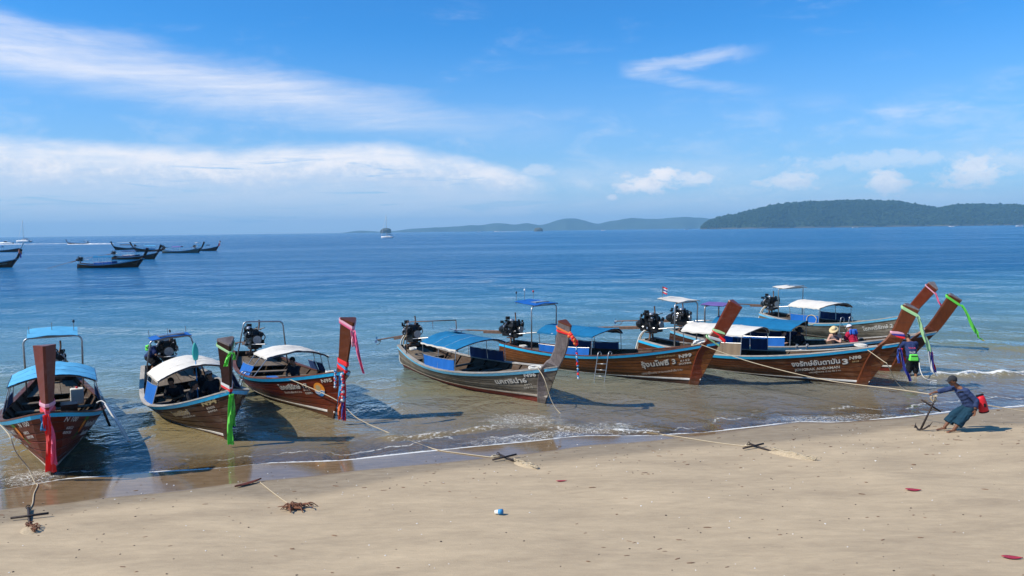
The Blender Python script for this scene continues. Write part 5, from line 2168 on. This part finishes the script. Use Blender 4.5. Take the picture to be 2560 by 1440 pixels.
q0 = n100.M @ Vector((6.35, -1.12, .92))
rope('rope from the near side of N100 down to the anchor at far left', [tuple(q0), (-10.75, 16.2, 1.0), (-10.62, 16.2, .62), (-10.45, 16.3, .25), gp(-10.2, 16.1), gp(-9.95, 15.8), gp(-9.63, 15.16), gp(-9.25, 14.5), gp(-9.07, 14.1)])
q0 = n95.M @ Vector((6.75, -.92, .98))
rope('pale rope running from the rail of N95 to the anchor at the swash line', [tuple(q0), (-4.9, 20.9, .66), (-4.2, 20.4, .25), (-3.4, 19.9, .02), (-2.6, 19.1, -.03), gp(-1.86, 18.13), gp(-1.1, 17.6), gp(-.45, 17.22)], loops=[(gp(-.42, 17.28), .09, 3)])
q0 = n96.M @ Vector((8.55, -.32, 1.18))
rope('rope hanging from the bow of N96 into the shallows', [tuple(q0), (.9, 21.95, .92), (1.08, 21.85, .35), (1.3, 21.7, .02), (1.6, 21.3, -.06), (2.4, 20.4, -.06), (3.3, 19.6, -.02)])
rope('rope on the sand from the water to the anchor right of centre', [(3.3, 19.6, -.02), gp(4.04, 18.97), gp(4.8, 18.25), gp(5.42, 17.72)], loops=[(gp(5.48, 17.72), .09, 3)])
q0 = n99.M @ Vector((8.35, -.30, 1.40))
rope('long taut rope from the bow of N99 to the hauling man', [tuple(q0), (7.49, 24.0, .98), (8.95, 22.0, .80), (10.1, 20.1, .90), (10.47, 18.97, .985), (10.42, 18.9, .96)])
q0 = n98.M @ Vector((8.62, -.42, 1.26))
rope('rope from the rail of N98 across its stem into the shallows', [tuple(q0), (11.50, 23.75, 1.0), (11.55, 23.6, .92), (11.97, 23.9, .34), (12.36, 23.9, .0), (12.7, 23.8, -.05)])
rope('white rope trailing in the water beside the man at the bow', [(13.80, 26.0, .72), (13.66, 25.7, .42), (13.68, 25.5, .16), (13.85, 25.45, .06), (14.1, 25.45, .03), (13.85, 25.3, .03), (13.75, 25.2, .03)], .014, 'white_rope')
rope('rope running off to the right behind the hauling man', [(11.75, 19.7, .58), (12.17, 19.6, .56), (13.13, 19.4, .42), (13.75, 19.2, .36), (15.5, 18.6, .30)], .014, 'rope')


def anchor(label, a, b_, s0, s1, buried=True, fluke=None, mat='iron'):
    """stock from a to b_, shank from s0 (ring end) to s1"""
    r = bpy.data.objects.new('anchor', None)
    r.empty_display_size = .1
    COL.objects.link(r)
    r.location = s1
    tag(r, label, 'anchor', 'iron stock anchors on the sand')
    o = Vector(s1)
    a, b_, s0, s1 = (Vector(v) - o for v in (a, b_, s0, s1))
    m = MB()
    m.tube([a, b_], .022, 8)
    m.build('stock', mat, r, True)
    m = MB()
    m.tube([s0, s1], [.022, .026], 8)
    m.build('shank', mat, r, True)
    m = MB()
    d = (s1 - s0).normalized()
    nn = d.orthogonal().normalized()
    m.tube([s0 - d * .03 + (nn * math.cos(t_) + d.cross(nn) * math.sin(t_)) * .035 for t_ in [2 * math.pi * k / 12 for k in range(13)]], .008, 6)
    m.build('ring', mat, r, True)
    if fluke is not None:
        m = MB()
        f = Vector(fluke)
        m.tube(bez([s1 + f * .16 - d * .10, s1 + f * .07 - d * .01, s1, s1 - f * .07 - d * .01, s1 - f * .16 - d * .10], 4), .022, 7)
        for sg in (-1, 1):
            c = s1 + f * sg * .15 - d * .09
            sdv = d.cross(f).normalized()
            tip = c + f * sg * .04 - d * .11
            base = c - d * -.04
            m.add([base + sdv * .06, base - sdv * .06, tip, base + f * sg * .02 + sdv * .05, base + f * sg * .02 - sdv * .05, tip + f * sg * .01], [(0, 1, 2), (5, 4, 3), (0, 3, 4, 1), (1, 4, 5, 2), (2, 5, 3, 0)])
        m.build('fluke', mat, r)
    return r


anchor('iron anchor with long stock half buried at far left of the sand', gp(-9.01, 13.49, .05), gp(-8.44, 13.67, .07), gp(-9.08, 14.1, .06), gp(-8.52, 13.25, .00))
anchor('iron anchor lying at the edge of the wet sand in the middle', gp(-.48, 16.88, .05), gp(.05, 17.19, .08), gp(-.35, 17.30, .07), gp(-.02, 16.86, .02))
anchor('iron anchor lying half buried right of centre', gp(5.24, 17.38, .05), gp(5.79, 17.63, .08), gp(5.50, 17.72, .07), gp(5.82, 17.2, .0))
ah = Vector((10.36, 18.95, .62))
anchor('iron anchor hanging from the hauling man\'s hand', (10.14, 18.95, .87), (10.62, 18.95, .57), (10.42, 18.92, .80), (10.14, 18.95, .13), fluke=(.75, -.6, .2))
b = MB()
for k in range(7):
    a = k * .9
    b.tube(bez([(10.42, 18.92, .80), (10.42 + .08 * math.cos(a), 18.92 + .06 * math.sin(a), .88 + .02 * k), (10.44 + .04 * math.sin(a), 18.92, .95)], 5), .011, 6)
tag(b.build('rope_knot', 'rope', None, True), 'knotted tuft of rope in the hauling man\'s fist', 'rope')


def sand_heap(label, pts, wdt, h, mat='sand', net=True, rope_mat='rope'):
    """low heap of turned sand with tangled cord over it"""
    r = bpy.data.objects.new('cord_tangle', None)
    r.empty_display_size = .1
    COL.objects.link(r)
    tag(r, label, 'rope tangle')
    P = bez(pts, 6)
    rd = random.Random(label)
    for k in range(5):
        b = MB()
        Q = []
        for j, p in enumerate(P):
            f = j / (len(P) - 1)
            w_ = wdt * math.sin(math.pi * (.1 + .85 * f))
            x, y = p.x + rd.uniform(-1, 1) * w_, p.y + rd.uniform(-1, 1) * w_ * .8
            Q.append((x, y, ground_z(x, y) + .012 + h * rd.random()))
        b.tube(bez(Q, 3), .008, 6)
        b.build('cord', rope_mat, r, True)
    return r


def sand_mound(label, cx, cy, lx, ly, h, ang, seed):
    b = MB()
    ca, sa = math.cos(ang), math.sin(ang)

    def fn(u, v):
        a = 2 * math.pi * u
        rr = v
        x, y = math.cos(a) * rr * lx, math.sin(a) * rr * ly
        X, Y = cx + x * ca - y * sa, cy + x * sa + y * ca
        nn = mnoise.fractal(Vector((X * 6, Y * 6, seed)), 1, 2, 4)
        return (X, Y, ground_z(X, Y) - .01 + (h * (1 - rr * rr) ** 1.2 + .022 * nn * (1 - rr)) + (.008 if rr < .98 else 0))
    b.grid(fn, 36, 10)
    o = b.build('sand_mound', 'loose_sand', None, True)
    return tag(o, label, 'sand heap', 'heaps of turned sand at the anchors')


simple('loose_sand', (.42, .33, .215), .95, var=.25, scale=30, bump=.02)
sand_mound('small heap of turned sand by the anchor in the middle', .25, 16.5, .42, .16, .07, R(-55), 1.0)
sand_mound('long heap of turned sand by the anchor right of centre', 6.15, 16.78, .62, .20, .09, R(-50), 4.0)
sand_mound('rounded heap of turned sand by the anchor at far left', -8.3, 12.98, .30, .2, .05, R(-60), 7.0)
sand_heap('tangled cord on the sand heap by the middle anchor', [gp(.02, 16.9), gp(.25, 16.5), gp(.5, 16.1)], .10, .06)
sand_heap('tangled cord trailing over the sand heap right of centre', [gp(5.85, 17.2), gp(6.15, 16.75), gp(6.5, 16.3)], .12, .08)
sand_heap('brown root tangle on the sand heap at far left', [gp(-8.5, 13.2), gp(-8.3, 13.0), gp(-8.15, 12.8)], .10, .06, rope_mat='kelp')
# brown weed clump at the left of the sand
r = bpy.data.objects.new('seaweed_clump', None)
COL.objects.link(r)
r.location = gp(-4.01, 13.83, 0)
tag(r, 'clump of reddish brown seaweed washed up on the sand at left', 'seaweed')
for k in range(46):
    a = random.uniform(0, 6.28)
    L_ = random.uniform(.08, .36)
    c0 = Vector((random.uniform(-.14, .14), random.uniform(-.12, .12), .03))
    e = c0 + Vector((math.cos(a) * L_, math.sin(a) * L_ * .7, random.uniform(-.02, .02)))
    m_ = (c0 + e) / 2 + Vector((0, 0, random.uniform(.02, .09)))
    b = MB()
    b.tube(bez([c0, m_, e], 3), [.012, .014, .014, .012, .010, .008, .006], 5)
    b.build('frond', 'kelp', r, True)
rope('thin cord from the swash line to the seaweed clump', [gp(-5.27, 15.67), gp(-4.9, 15.1), gp(-4.5, 14.5), gp(-4.1, 13.95)], .009)


def leaf(name, label, c, L_, w_, ang, mat, curl=.3):
    b = MB()

    def fn(u, v):
        x = (u - .5) * L_
        y = (v - .5) * w_ * math.sin(math.pi * min(.985, max(.02, u ** .8)))
        return (x, y, .008 + abs(v - .5) * w_ * .5 * curl + .03 * curl * (2 * u - 1) ** 2)
    b.sheet(fn, 10, 4, .003)
    o = b.build(name, mat, None, True)
    o.location = gp(c[0], c[1], .004)
    o.rotation_euler = (0, 0, ang)
    return tag(o, label, 'leaf')


leaf('fallen_leaf', 'small faded red leaf on the sand in the middle', (.94, 15.16), .22, .07, R(6), 'leaf_red', .2)
leaf('fallen_leaf', 'crimson leaf on the sand at right, below the hauling man', (7.36, 13.96), .27, .13, R(-14), 'leaf_red')
leaf('fallen_leaf', 'crimson leaf at the bottom right corner of the sand', (7.07, 10.69), .27, .12, R(-14), 'leaf_red')
leaf('dry_palm_sheath', 'long dark brown curled pod leaf on the wet sand at left', (-5.45, 15.5), .62, .13, R(52), 'leaf_brown', .9)
r = bpy.data.objects.new('plastic_cup', None)
COL.objects.link(r)
r.matrix_world = Matrix.Translation(gp(-.28, 13.14, .05)) @ Matrix.Rotation(R(80), 4, 'Y') @ Matrix.Rotation(R(20), 4, 'X')
tag(r, 'small blue and white plastic cup lying on the sand', 'cup')
b = MB()
b.tube([(0, 0, -.07), (0, 0, .02), (0, 0, .06)], [.036, .042, .045], 14)
b.build('cup_body', 'plastic_white', r, True)
b = MB()
b.tube([(0, 0, .0), (0, 0, .07)], [.046, .05], 14)
b.build('cup_lid', 'ribbon_sky', r, True)


def ladder(label, boat, top_x, side, width, top_z, foot, n=4, hook=.12):
    r = bpy.data.objects.new('boat_ladder', None)
    r.empty_display_size = .1
    COL.objects.link(r)
    r.matrix_world = boat.M
    tag(r, label, 'ladder')
    g, hb_, _ = boat.gun(top_x)
    tops, feet = [], []
    for k in (0, 1):
        x = top_x + k * width
        g, hb_, _ = boat.gun(x)
        t0 = Vector((x, side * (hb_ + .07), g + top_z))
        f0 = Vector((x + foot[0], side * (hb_ + foot[1]), foot[2]))
        b = MB()
        b.tube(bez([(x, side * (hb_ - hook), g + .03), (x, side * (hb_ - hook), g + top_z), t0, t0.lerp(f0, .5), f0], 5), .016, 7)
        b.build('ladder_rail', 'steel', r, True)
        tops.append(t0)
        feet.append(f0)
    for k in range(n):
        f = .35 + .6 * k / max(1, n - 1)
        b = MB()
        b.tube([tops[0].lerp(feet[0], f), tops[1].lerp(feet[1], f)], .014, 6)
        b.build('rung', 'steel', r, True)
    return r


ladder('steel ladder hung over the side of N99 into the water', n99, 4.95, -1, .40, .10, (-.08, .22, -.15))
ladder('folded steel ladder hung on the side of N95', n95, 3.9, -1, .34, .12, (-.18, .20, .12), 3)
ladder('small steel ladder hooked on the rail behind N98', n97, 5.36, -1, .36, .08, (0, .12, .35), 2)
ladder('steel ladder on the rail of the boat farthest from the beach', n2, 5.65, -1, .40, .22, (-.05, .16, .1), 3)

# things aboard
def crate(name, label, cat, boat, p, size, mat, yaw=0.0, bevel=.03, handle=None):
    r = bpy.data.objects.new(name, None)
    r.empty_display_size = .1
    COL.objects.link(r)
    r.matrix_world = boat.M @ Matrix.Translation(p) @ Matrix.Rotation(yaw, 4, 'Z')
    tag(r, label, cat)
    b = MB()
    b.box((0, 0, size[2] / 2), size)
    o = b.build(name.split('_')[-1] + '_body', mat, r)
    bv = o.modifiers.new('b', 'BEVEL')
    bv.width = bevel
    bv.segments = 3
    b = MB()
    if handle:
        b.tube([(0, 0, size[2] - .005), (0, 0, size[2] + .05)], .03, 10)
        b.build('stopper', handle, r, True)
    else:
        b.box((0, 0, size[2] + .012), (size[0] * 1.02, size[1] * 1.02, .03))
        b.build('lid', mat, r)
    return r


crate('jerry_can', 'cream plastic jerry can standing in the stern of N100', 'canister', n100, (2.3, .55, .35), (.26, .34, .46), 'plastic_white', handle='plastic_red')
crate('jerry_can', 'cream plastic jerry can standing between the stern posts of N98', 'canister', n98, (2.25, .2, .45), (.30, .34, .36), 'plastic_white', handle='plastic_red')
crate('cool_box', 'blue cool box inside N95 near the ladder', 'cool box', n95, (5.0, -.78, .45), (.34, .28, .28), 'plastic_blue')
crate('cool_box', 'white cool box on the deck of N98 beside the taupe curtain', 'cool box', n98, (2.9, -.62, .42), (.62, .36, .34), 'plastic_white')
crate('storage_crate', 'red brown wooden crate inside N100', 'crate', n100, (3.5, .35, .3), (.5, .4, .3), 'post_red')
# grey board leaning over the side of N100
r = bpy.data.objects.new('boarding_plank', None)
COL.objects.link(r)
tag(r, 'pale grey boarding plank tied over the side of N100', 'plank')
a_ = n100.M @ Vector((6.05, 1.18, .98))
e_ = n100.M @ Vector((6.75, 1.62, .12))
b = MB()
b.beam(a_, e_, .17, .035, (.6, .3, .7))
b.build('board', 'plastic_white', r)
b = MB()
b.beam(a_ + Vector((-.12, -.05, .02)), a_.lerp(e_, .45) + Vector((-.14, -.06, -.12)), .05, .03)
b.build('bracket', 'engine_black', r)
b = MB()
b.tube(bez([a_, n100.M @ Vector((5.9, 1.08, 1.05)), n100.M @ Vector((5.7, .98, .98)), n100.M @ Vector((5.4, 1.0, .9))], 5), .013, 6)
b.build('lashing', 'white_rope', r, True)
# green bladed paddle standing in N94
r = bpy.data.objects.new('paddle', None)
COL.objects.link(r)
r.matrix_world = n94.M @ Matrix.Translation((4.35, -.02, .35)) @ Matrix.Rotation(R(-3), 4, 'X')
tag(r, 'paddle with green blade standing upright in N94', 'paddle')
b = MB()
b.tube([(0, 0, 0), (0, 0, 1.35)], .016, 8)
b.build('shaft', 'ribbon_sky', r, True)
b = MB()
b.sheet(lambda u, v: (.02 * math.sin(v * 3.14), (v - .5) * .17 * math.sin(math.pi * min(.98, .12 + u * .9)) ** .6, 1.30 + u * .5), 8, 4, .02)
b.build('blade', 'ribbon_teal', r, True)
# coils and hoses
def coil(label, boat, c, rad, r_=.016, k=3, mat='white_rope', tilt=0.0):
    b = MB()
    P = []
    for j in range(k * 16 + 1):
        a = 2 * math.pi * j / 16
        P.append(Vector((rad * math.cos(a) * (1 + .06 * math.sin(j * 1.3)), rad * .75 * math.sin(a), .006 * j / 4 + .01 * math.sin(j * .9))))
    b.tube(P, r_, 6)
    o = b.build('rope_coil', mat, None, True)
    o.matrix_world = boat.M @ Matrix.Translation(c) @ Matrix.Rotation(tilt, 4, 'X')
    return tag(o, label, 'rope')


coil('rope coil on the foredeck of N96', n96, (8.05, -.05, 1.04), .22)
coil('rope coil on the foredeck of N98', n98, (8.3, -.1, 1.32), .2)
coil('rope coil on the foredeck of N99', n99, (8.1, .0, 1.28), .18, mat='rope')
coil('rope coil on the foredeck of N95', n95, (7.7, .0, 1.2), .16)
coil('rope coil on the foredeck of the boat behind N98', n97, (8.7, .0, 1.32), .2)
coil('grey hose loop hanging at the curtain of the boat farthest from the beach', n2, (4.0, -1.07, .86), .30, .02, 1, 'rope', R(85))
coil('rope coil on the stern boards of N96', n96, (.8, -.3, .80), .16)
coil('rope coil on the stern boards of N99', n99, (1.0, -.3, .68), .16)
# small flag at the roof of N98
r = bpy.data.objects.new('flag', None)
COL.objects.link(r)
r.matrix_world = n98.M
tag(r, 'small red and white flag on a pole above the roof of N98', 'flag')
b = MB()
b.tube([(1.05, -.55, 2.4), (1.05, -.55, 3.0)], .012, 6)
b.build('flag_pole', 'dull_steel', r)
for k, mt in enumerate(('ribbon_red', 'ribbon_white', 'ribbon_navy', 'ribbon_white', 'ribbon_red')):
    b = MB()
    b.sheet(lambda u, v: (1.05 + u * .16, -.55 + u * .10 + .02 * math.sin(u * 6), 2.72 + .05 * k + v * .048 - u * .06), 5, 1, .004)
    b.build('flag_stripe', mt, r)


# ================================================================== OUT IN THE BAY
GF = 'boats out in the bay'


def far_boat(label, foot, ang, L=9.0, canopy='blue_canvas', hull='dark_wood', post='post_dark', ribbon=None, arch=False, shaft=(-4.6, 0, .35), curtain=None, rail='pale_blue_rail', text=None, gb=1.5, top=(1.9, 3.0), cx=(2.6, 5.6)):
    bt = Boat('longtail_boat', foot, ang, L, .85, .56, gb, .75, 1.1, .45, 0, top, hull=hull, post=post, rail=rail, postw=.32)
    tag(bt.root, label, 'boat', GF)
    bt.build_hull(lod=1)
    bt.build_post()
    if canopy:
        bt.build_canopy(cx[0], cx[1], 1.05, 1.72, .22, canopy, curtain=curtain, curtain_far=curtain, ch=.35)
    if arch:
        bt.build_arch(1.6, .8, 2.5, roof='white_canvas', rad=.04)
    bt.build_engine(1, shaft=shaft, base=1.1)
    if text:
        bt.text(text, L - 2.4, .5, .3, mat='faded_paint', width=1.8)
    if ribbon:
        ribbon_thing(ribbon[0], [(bt, top[1] - .45, .7, -.1, ribbon[1])], [([tuple(bt.M @ Vector((L + top[0] * .8, -.1, top[1] - .4))), tuple(bt.M @ Vector((L + top[0] * .85, -.2, 1.6)))], .18, .24, ribbon[2])])
    return bt


far_boat('dark boat with sagging blue canopy, largest of those out in the bay', (-60.6, 125.4), 4, 9.2, curtain='royal_canvas', hull='scuffed_wood', shaft=(-6.0, .4, -.2))
far_boat('boat with navy canopy just behind the largest boat in the bay', (-76.8, 166.4), -6, 9.4, 'navy_and_shaded_canvas', curtain='navy_and_shaded_canvas', shaft=(-7.5, .3, .2))
far_boat('low green grey boat with small purple canopy in the bay', (-88.4, 219), -4, 10.4, 'purple_canvas', 'grey_wood', cx=(3.0, 5.4))
far_boat('rightmost boat in the bay with pink and white bow ribbon', (-92.6, 243), -22, 9, 'blue_canvas', 'dark_wood', ribbon=('pink and white ribbon on the rightmost boat in the bay', 'ribbon_white', 'ribbon_pink'), post='post_red', arch=True)
far_boat('boat with bright blue canopy turned bow left in the bay', (-118.2, 244), 212, 8, 'sky_canvas', curtain='sky_canvas', hull='dark_wood', post='post_red')
far_boat('small dark boat seen end on in the bay', (-141.6, 277), -118, 8, 'dark_lining', 'dark_wood')
far_boat('boat racing left across the bay with a white wake', (-273.0, 478.0), 176, 12.5, 'blue_canvas', 'dark_wood', arch=True, shaft=(-5.0, .3, -.1))
far_boat('boat with white bow post and blue canopy at the left edge', (-169.8, 267), 4, 11, 'royal_canvas', 'dark_wood', post='boot_white')
far_boat('dark boat with orange topped post at the left edge', (-84.9, 131.4), 6, 9.4, None, 'scuffed_wood', 'post_dark', ribbon=('orange ribbon on the post of the boat at the left edge', 'ribbon_orange', 'ribbon_navy'), text='อันดามัน')


def loft(sections, name, mat, parent, smooth=True):
    b = MB()
    n = len(sections[0])
    V = [p for s_ in sections for p in s_]
    F = []
    for i in range(len(sections) - 1):
        for j in range(n - 1):
            a = i * n + j
            F.append((a, a + n, a + n + 1, a + 1))
    F.append(tuple(range(n)))
    F.append(tuple(range((len(sections) - 1) * n, len(sections) * n))[::-1])
    b.add(V, F)
    return b.build(name, mat, parent, smooth)


simple('gelcoat', (.78, .78, .76), .3, var=.04, scale=1.0)
simple('dark_glass', (.02, .025, .03), .1, var=.1)
simple('sail_cover', (.03, .06, .16), .8, var=.1)


def hull_sections(L, B, h, flat=.0):
    S = []
    for i in range(13):
        u = i / 12
        bb = B * (.75 + .25 * math.sin(math.pi * min(u, .5))) * (1 if u < .45 else max(.02, math.cos(math.pi / 2 * (u - .45) / .55)) ** .7)
        g = h * (1 + .25 * u * u)
        x = u * L
        S.append([Vector((x, -bb, g)), Vector((x - .05 * L * u * 0, -bb * .96, g * .5)), Vector((x - .03 * L * u, -bb * .6, -.1)), Vector((x - .03 * L * u, 0, -.35)), Vector((x - .03 * L * u, bb * .6, -.1)), Vector((x, bb * .96, g * .5)), Vector((x, bb, g)), Vector((x, 0, g + .08))])
        S[-1].append(S[-1][0])
    return S


def yacht(label, pos, ang, L=11.5, mast=19, cat=False):
    r = bpy.data.objects.new('sailing_yacht', None)
    COL.objects.link(r)
    r.matrix_world = Matrix.Translation(pos) @ Matrix.Rotation(ang, 4, 'Z')
    tag(r, label, 'yacht', GF)
    if cat:
        for sd_ in (-1, 1):
            o = loft([[p + Vector((0, sd_ * 2.6, 0)) for p in s_] for s_ in hull_sections(L, .8, 1.5)], 'hull', 'gelcoat', r)
        b = MB()
        b.box((L * .42, 0, 1.5), (L * .55, 5.4, .5))
        b.build('bridge_deck', 'gelcoat', r)
    else:
        loft(hull_sections(L, 1.8, 1.15), 'hull', 'gelcoat', r)
    b = MB()
    b.box((L * .45, 0, 1.6 if not cat else 2.3), (L * .4, 2.0 if not cat else 4.6, .6 if not cat else 1.1), taper=.8)
    c = b.build('cabin', 'gelcoat', r)
    for sd_ in (-1, 1):
        b = MB()
        b.box((L * .45, sd_ * (.93 if not cat else 2.12), 1.62 if not cat else 2.4), (L * .3, .12, .22 if not cat else .4))
        b.build('window', 'dark_glass', c)
    b = MB()
    b.tube([(L * .55, 0, 1.2), (L * .55, 0, mast)], [.11, .07], 8)
    b.build('mast', 'dull_steel', r, True)
    b = MB()
    b.tube([(L * .55, 0, 3.1), (L * .15, 0, 3.0)], .09, 8)
    bo = b.build('boom', 'dull_steel', r, True)
    b = MB()
    b.tube([(L * .54, 0, 3.35), (L * .35, 0, 3.35), (L * .15, 0, 3.2)], [.28, .22, .12], 8)
    b.build('sail_cover', 'sail_cover', bo, True)
    b = MB()
    b.tube([(L * .98, 0, 1.5), (L * .56, 0, mast * .97)], .07, 6)
    b.build('forestay', 'gelcoat', r, True)
    for q in ((0, 0, 1.4), (L * .5, 1.7, 1.2), (L * .5, -1.7, 1.2)):
        b = MB()
        b.tube([q, (L * .55, 0, mast * .98)], .025, 5)
        b.build('stay', 'dull_steel', r)
    b = MB()
    b.box((L * .14, 0, 3.0 if not cat else 3.6), (L * .2, 2.0, .08))
    b.build('bimini', 'sail_cover' if not cat else 'gelcoat', r)
    for sd_ in (-1, 1):
        b = MB()
        b.tube([(L * .14, sd_ * .9, 1.2), (L * .14, sd_ * .9, 3.0 if not cat else 3.6)], .03, 5)
        b.build('bimini_post', 'steel', r)
    b = MB()
    b.box((L * .12, 0, 1.5), (1.2, .9, .5))
    b.build('wheel_stand', 'sail_cover', r)
    return r


yacht('white sailing yacht with bare mast at anchor in front of the rock islet', (-102.5, 672, 0), R(176), 10.5, 19.8)
yacht('white catamaran with tall mast at the far left of the bay', (-434, 700, 0), R(184), 11, 20, True)


def motorboat(label, pos, ang, L=9, cabin=True):
    r = bpy.data.objects.new('motorboat', None)
    COL.objects.link(r)
    r.matrix_world = Matrix.Translation(pos) @ Matrix.Rotation(ang, 4, 'Z')
    tag(r, label, 'motorboat', GF)
    loft(hull_sections(L, L * .14, L * .11), 'hull', 'gelcoat', r)
    b = MB()
    b.box((L * .38, 0, L * .22), (L * .42, L * .2, .08))
    b.build('roof', 'gelcoat', r)
    b = MB()
    b.box((L * .5, 0, L * .15), (L * .14, L * .18, L * .1), taper=.75)
    b.build('windscreen', 'dark_glass', r)
    for sd_ in (-1, 1):
        for x in (.2, .56):
            b = MB()
            b.tube([(L * x, sd_ * L * .09, L * .11), (L * x, sd_ * L * .09, L * .22)], .05, 5)
            b.build('roof_post', 'steel', r)
    b = MB()
    b.box((-.3, 0, .5), (.6, .6, 1.1), taper=.8)
    b.build('outboard_motor', 'dark_glass', r)
    return r


def at_px(x, d):
    return ((x - 1280) / 1934 * d, d, 0)


motorboat('white speedboat at the left edge beside the catamaran', at_px(36, 560), R(178), 10.5)
motorboat('tiny white speedboat with a wake left of the small round islet', at_px(1252, 3000), R(180), 22)
motorboat('tiny dark speedboat midway between yacht and round islet', at_px(1196, 3000), R(0), 14)
motorboat('tiny white boat below the middle of the far blue hills', at_px(1515, 2900), R(175), 16)
motorboat('tiny white boat just left of the wooded island', at_px(1712, 2400), R(10), 14)
motorboat('small white boat in front of the middle of the wooded island', at_px(2130, 1900), R(0), 15)
motorboat('small white boat in front of the right part of the wooded island', at_px(2385, 1900), R(170), 13)
motorboat('white boat at the right edge of the bay', at_px(2556, 1500), R(180), 14)

simple('foam_white', (.78, .79, .78), .9, var=.1, scale=.4)


def wake(label, x0, x1, y, w0, w1, h=.25):
    b = MB()
    n = 60
    V, F = [], []
    for i in range(n + 1):
        u = i / n
        x = x0 + (x1 - x0) * u
        ww_ = (w0 + (w1 - w0) * u) * (.6 + .6 * abs(mnoise.noise(Vector((u * 9, y, 2))))) * (1 if 0 < i < n else .05)
        hh_ = h * (.4 + .9 * abs(mnoise.noise(Vector((u * 14, y, 7))))) * (1 - u * .7)
        V += [(x, y - ww_, .02), (x, y - ww_ * .3, hh_ + .03), (x, y + ww_ * .3, hh_ * .9 + .03), (x, y + ww_, .02)]
        if i:
            a = (i - 1) * 4
            for j in range(3):
                F.append((a + j, a + 4 + j, a + 5 + j, a + 1 + j))
    b.add(V, F)
    o = b.build('boat_wake', 'foam_white', None, True)
    return tag(o, label, 'wake', kind='stuff')


wake('white wake of the boat racing left across the bay', -268, -245, 477, .6, 2.4, .9)
wake('bow wave beside the boat racing left across the bay', -272, -256, 474.6, .3, .8, .5)
wake('long thin wake between speedboat and racing boat', -352, -275, 530, .5, 1.2, .3)
wake('thin white wake line beyond the racing boat', -285, -235, 560, .25, .5, .12)
wake('white wake of the tiny speedboat by the round islet', -40, 40, 3000, 1, 3, 1.0)
wake('white wash under the speedboat at the left edge', -372, -350, 557, .5, 1.4, .6)

# ================================================================== BEACH LITTER
simple('pebble_dark', (.06, .045, .035), .8, var=.5, scale=3)
simple('pebble_white', (.72, .70, .65), .6, var=.1, scale=3)
simple('pebble_brown', (.20, .12, .07), .8, var=.4, scale=3)
for nm, mt, cnt_, lo_, hi_, lab in (('beach_pebbles', 'pebble_dark', 480, .005, .016, 'scattered dark pebbles and bark bits on the sand'), ('shell_bits', 'pebble_white', 240, .006, .015, 'scattered white shell bits on the sand'), ('dry_twigs', 'pebble_brown', 260, .006, .02, 'scattered brown twigs and weed bits on the sand')):
    VV, FF, c_ = [], [], 0
    k = 0
    while k < cnt_:
        x, y = random.uniform(-11, 15), random.uniform(9, 21.5)
        dd = float(sd_shore(np.array(x), np.array(y)))
        if dd < .15:
            continue
        # more of it along the old tide lines
        keep = .25 + .75 * math.exp(-((dd - 2.2) / 1.0) ** 2) + .5 * max(0, mnoise.noise(Vector((x * .5, y * 1.4, 3))))
        if random.random() > keep:
            continue
        k += 1
        r_ = random.uniform(lo_, hi_) * (1.6 if random.random() < .06 else 1)
        st_ = random.uniform(1.5, 4.5) if nm == 'dry_twigs' else random.uniform(.8, 1.5)
        a = random.uniform(-.6, .6) if nm == 'dry_twigs' else random.uniform(0, 3.14)
        vv = IV * (1 + rng.normal(size=(len(IV), 1)) * .18) * np.array([r_ * st_, r_, r_ * .45])
        ca, sa = math.cos(a), math.sin(a)
        vv = np.stack([vv[:, 0] * ca - vv[:, 1] * sa + x, vv[:, 0] * sa + vv[:, 1] * ca + y, vv[:, 2] + ground_z(x, y) + r_ * .25], 1)
        VV.append(vv)
        FF.append(IF + c_)
        c_ += len(IV)
    me = bpy.data.meshes.new(nm)
    me.from_pydata(np.concatenate(VV).tolist(), [], np.concatenate(FF).tolist())
    me.materials.append(MATS[mt])
    tag(link(nm, me), lab, 'litter', kind='stuff')
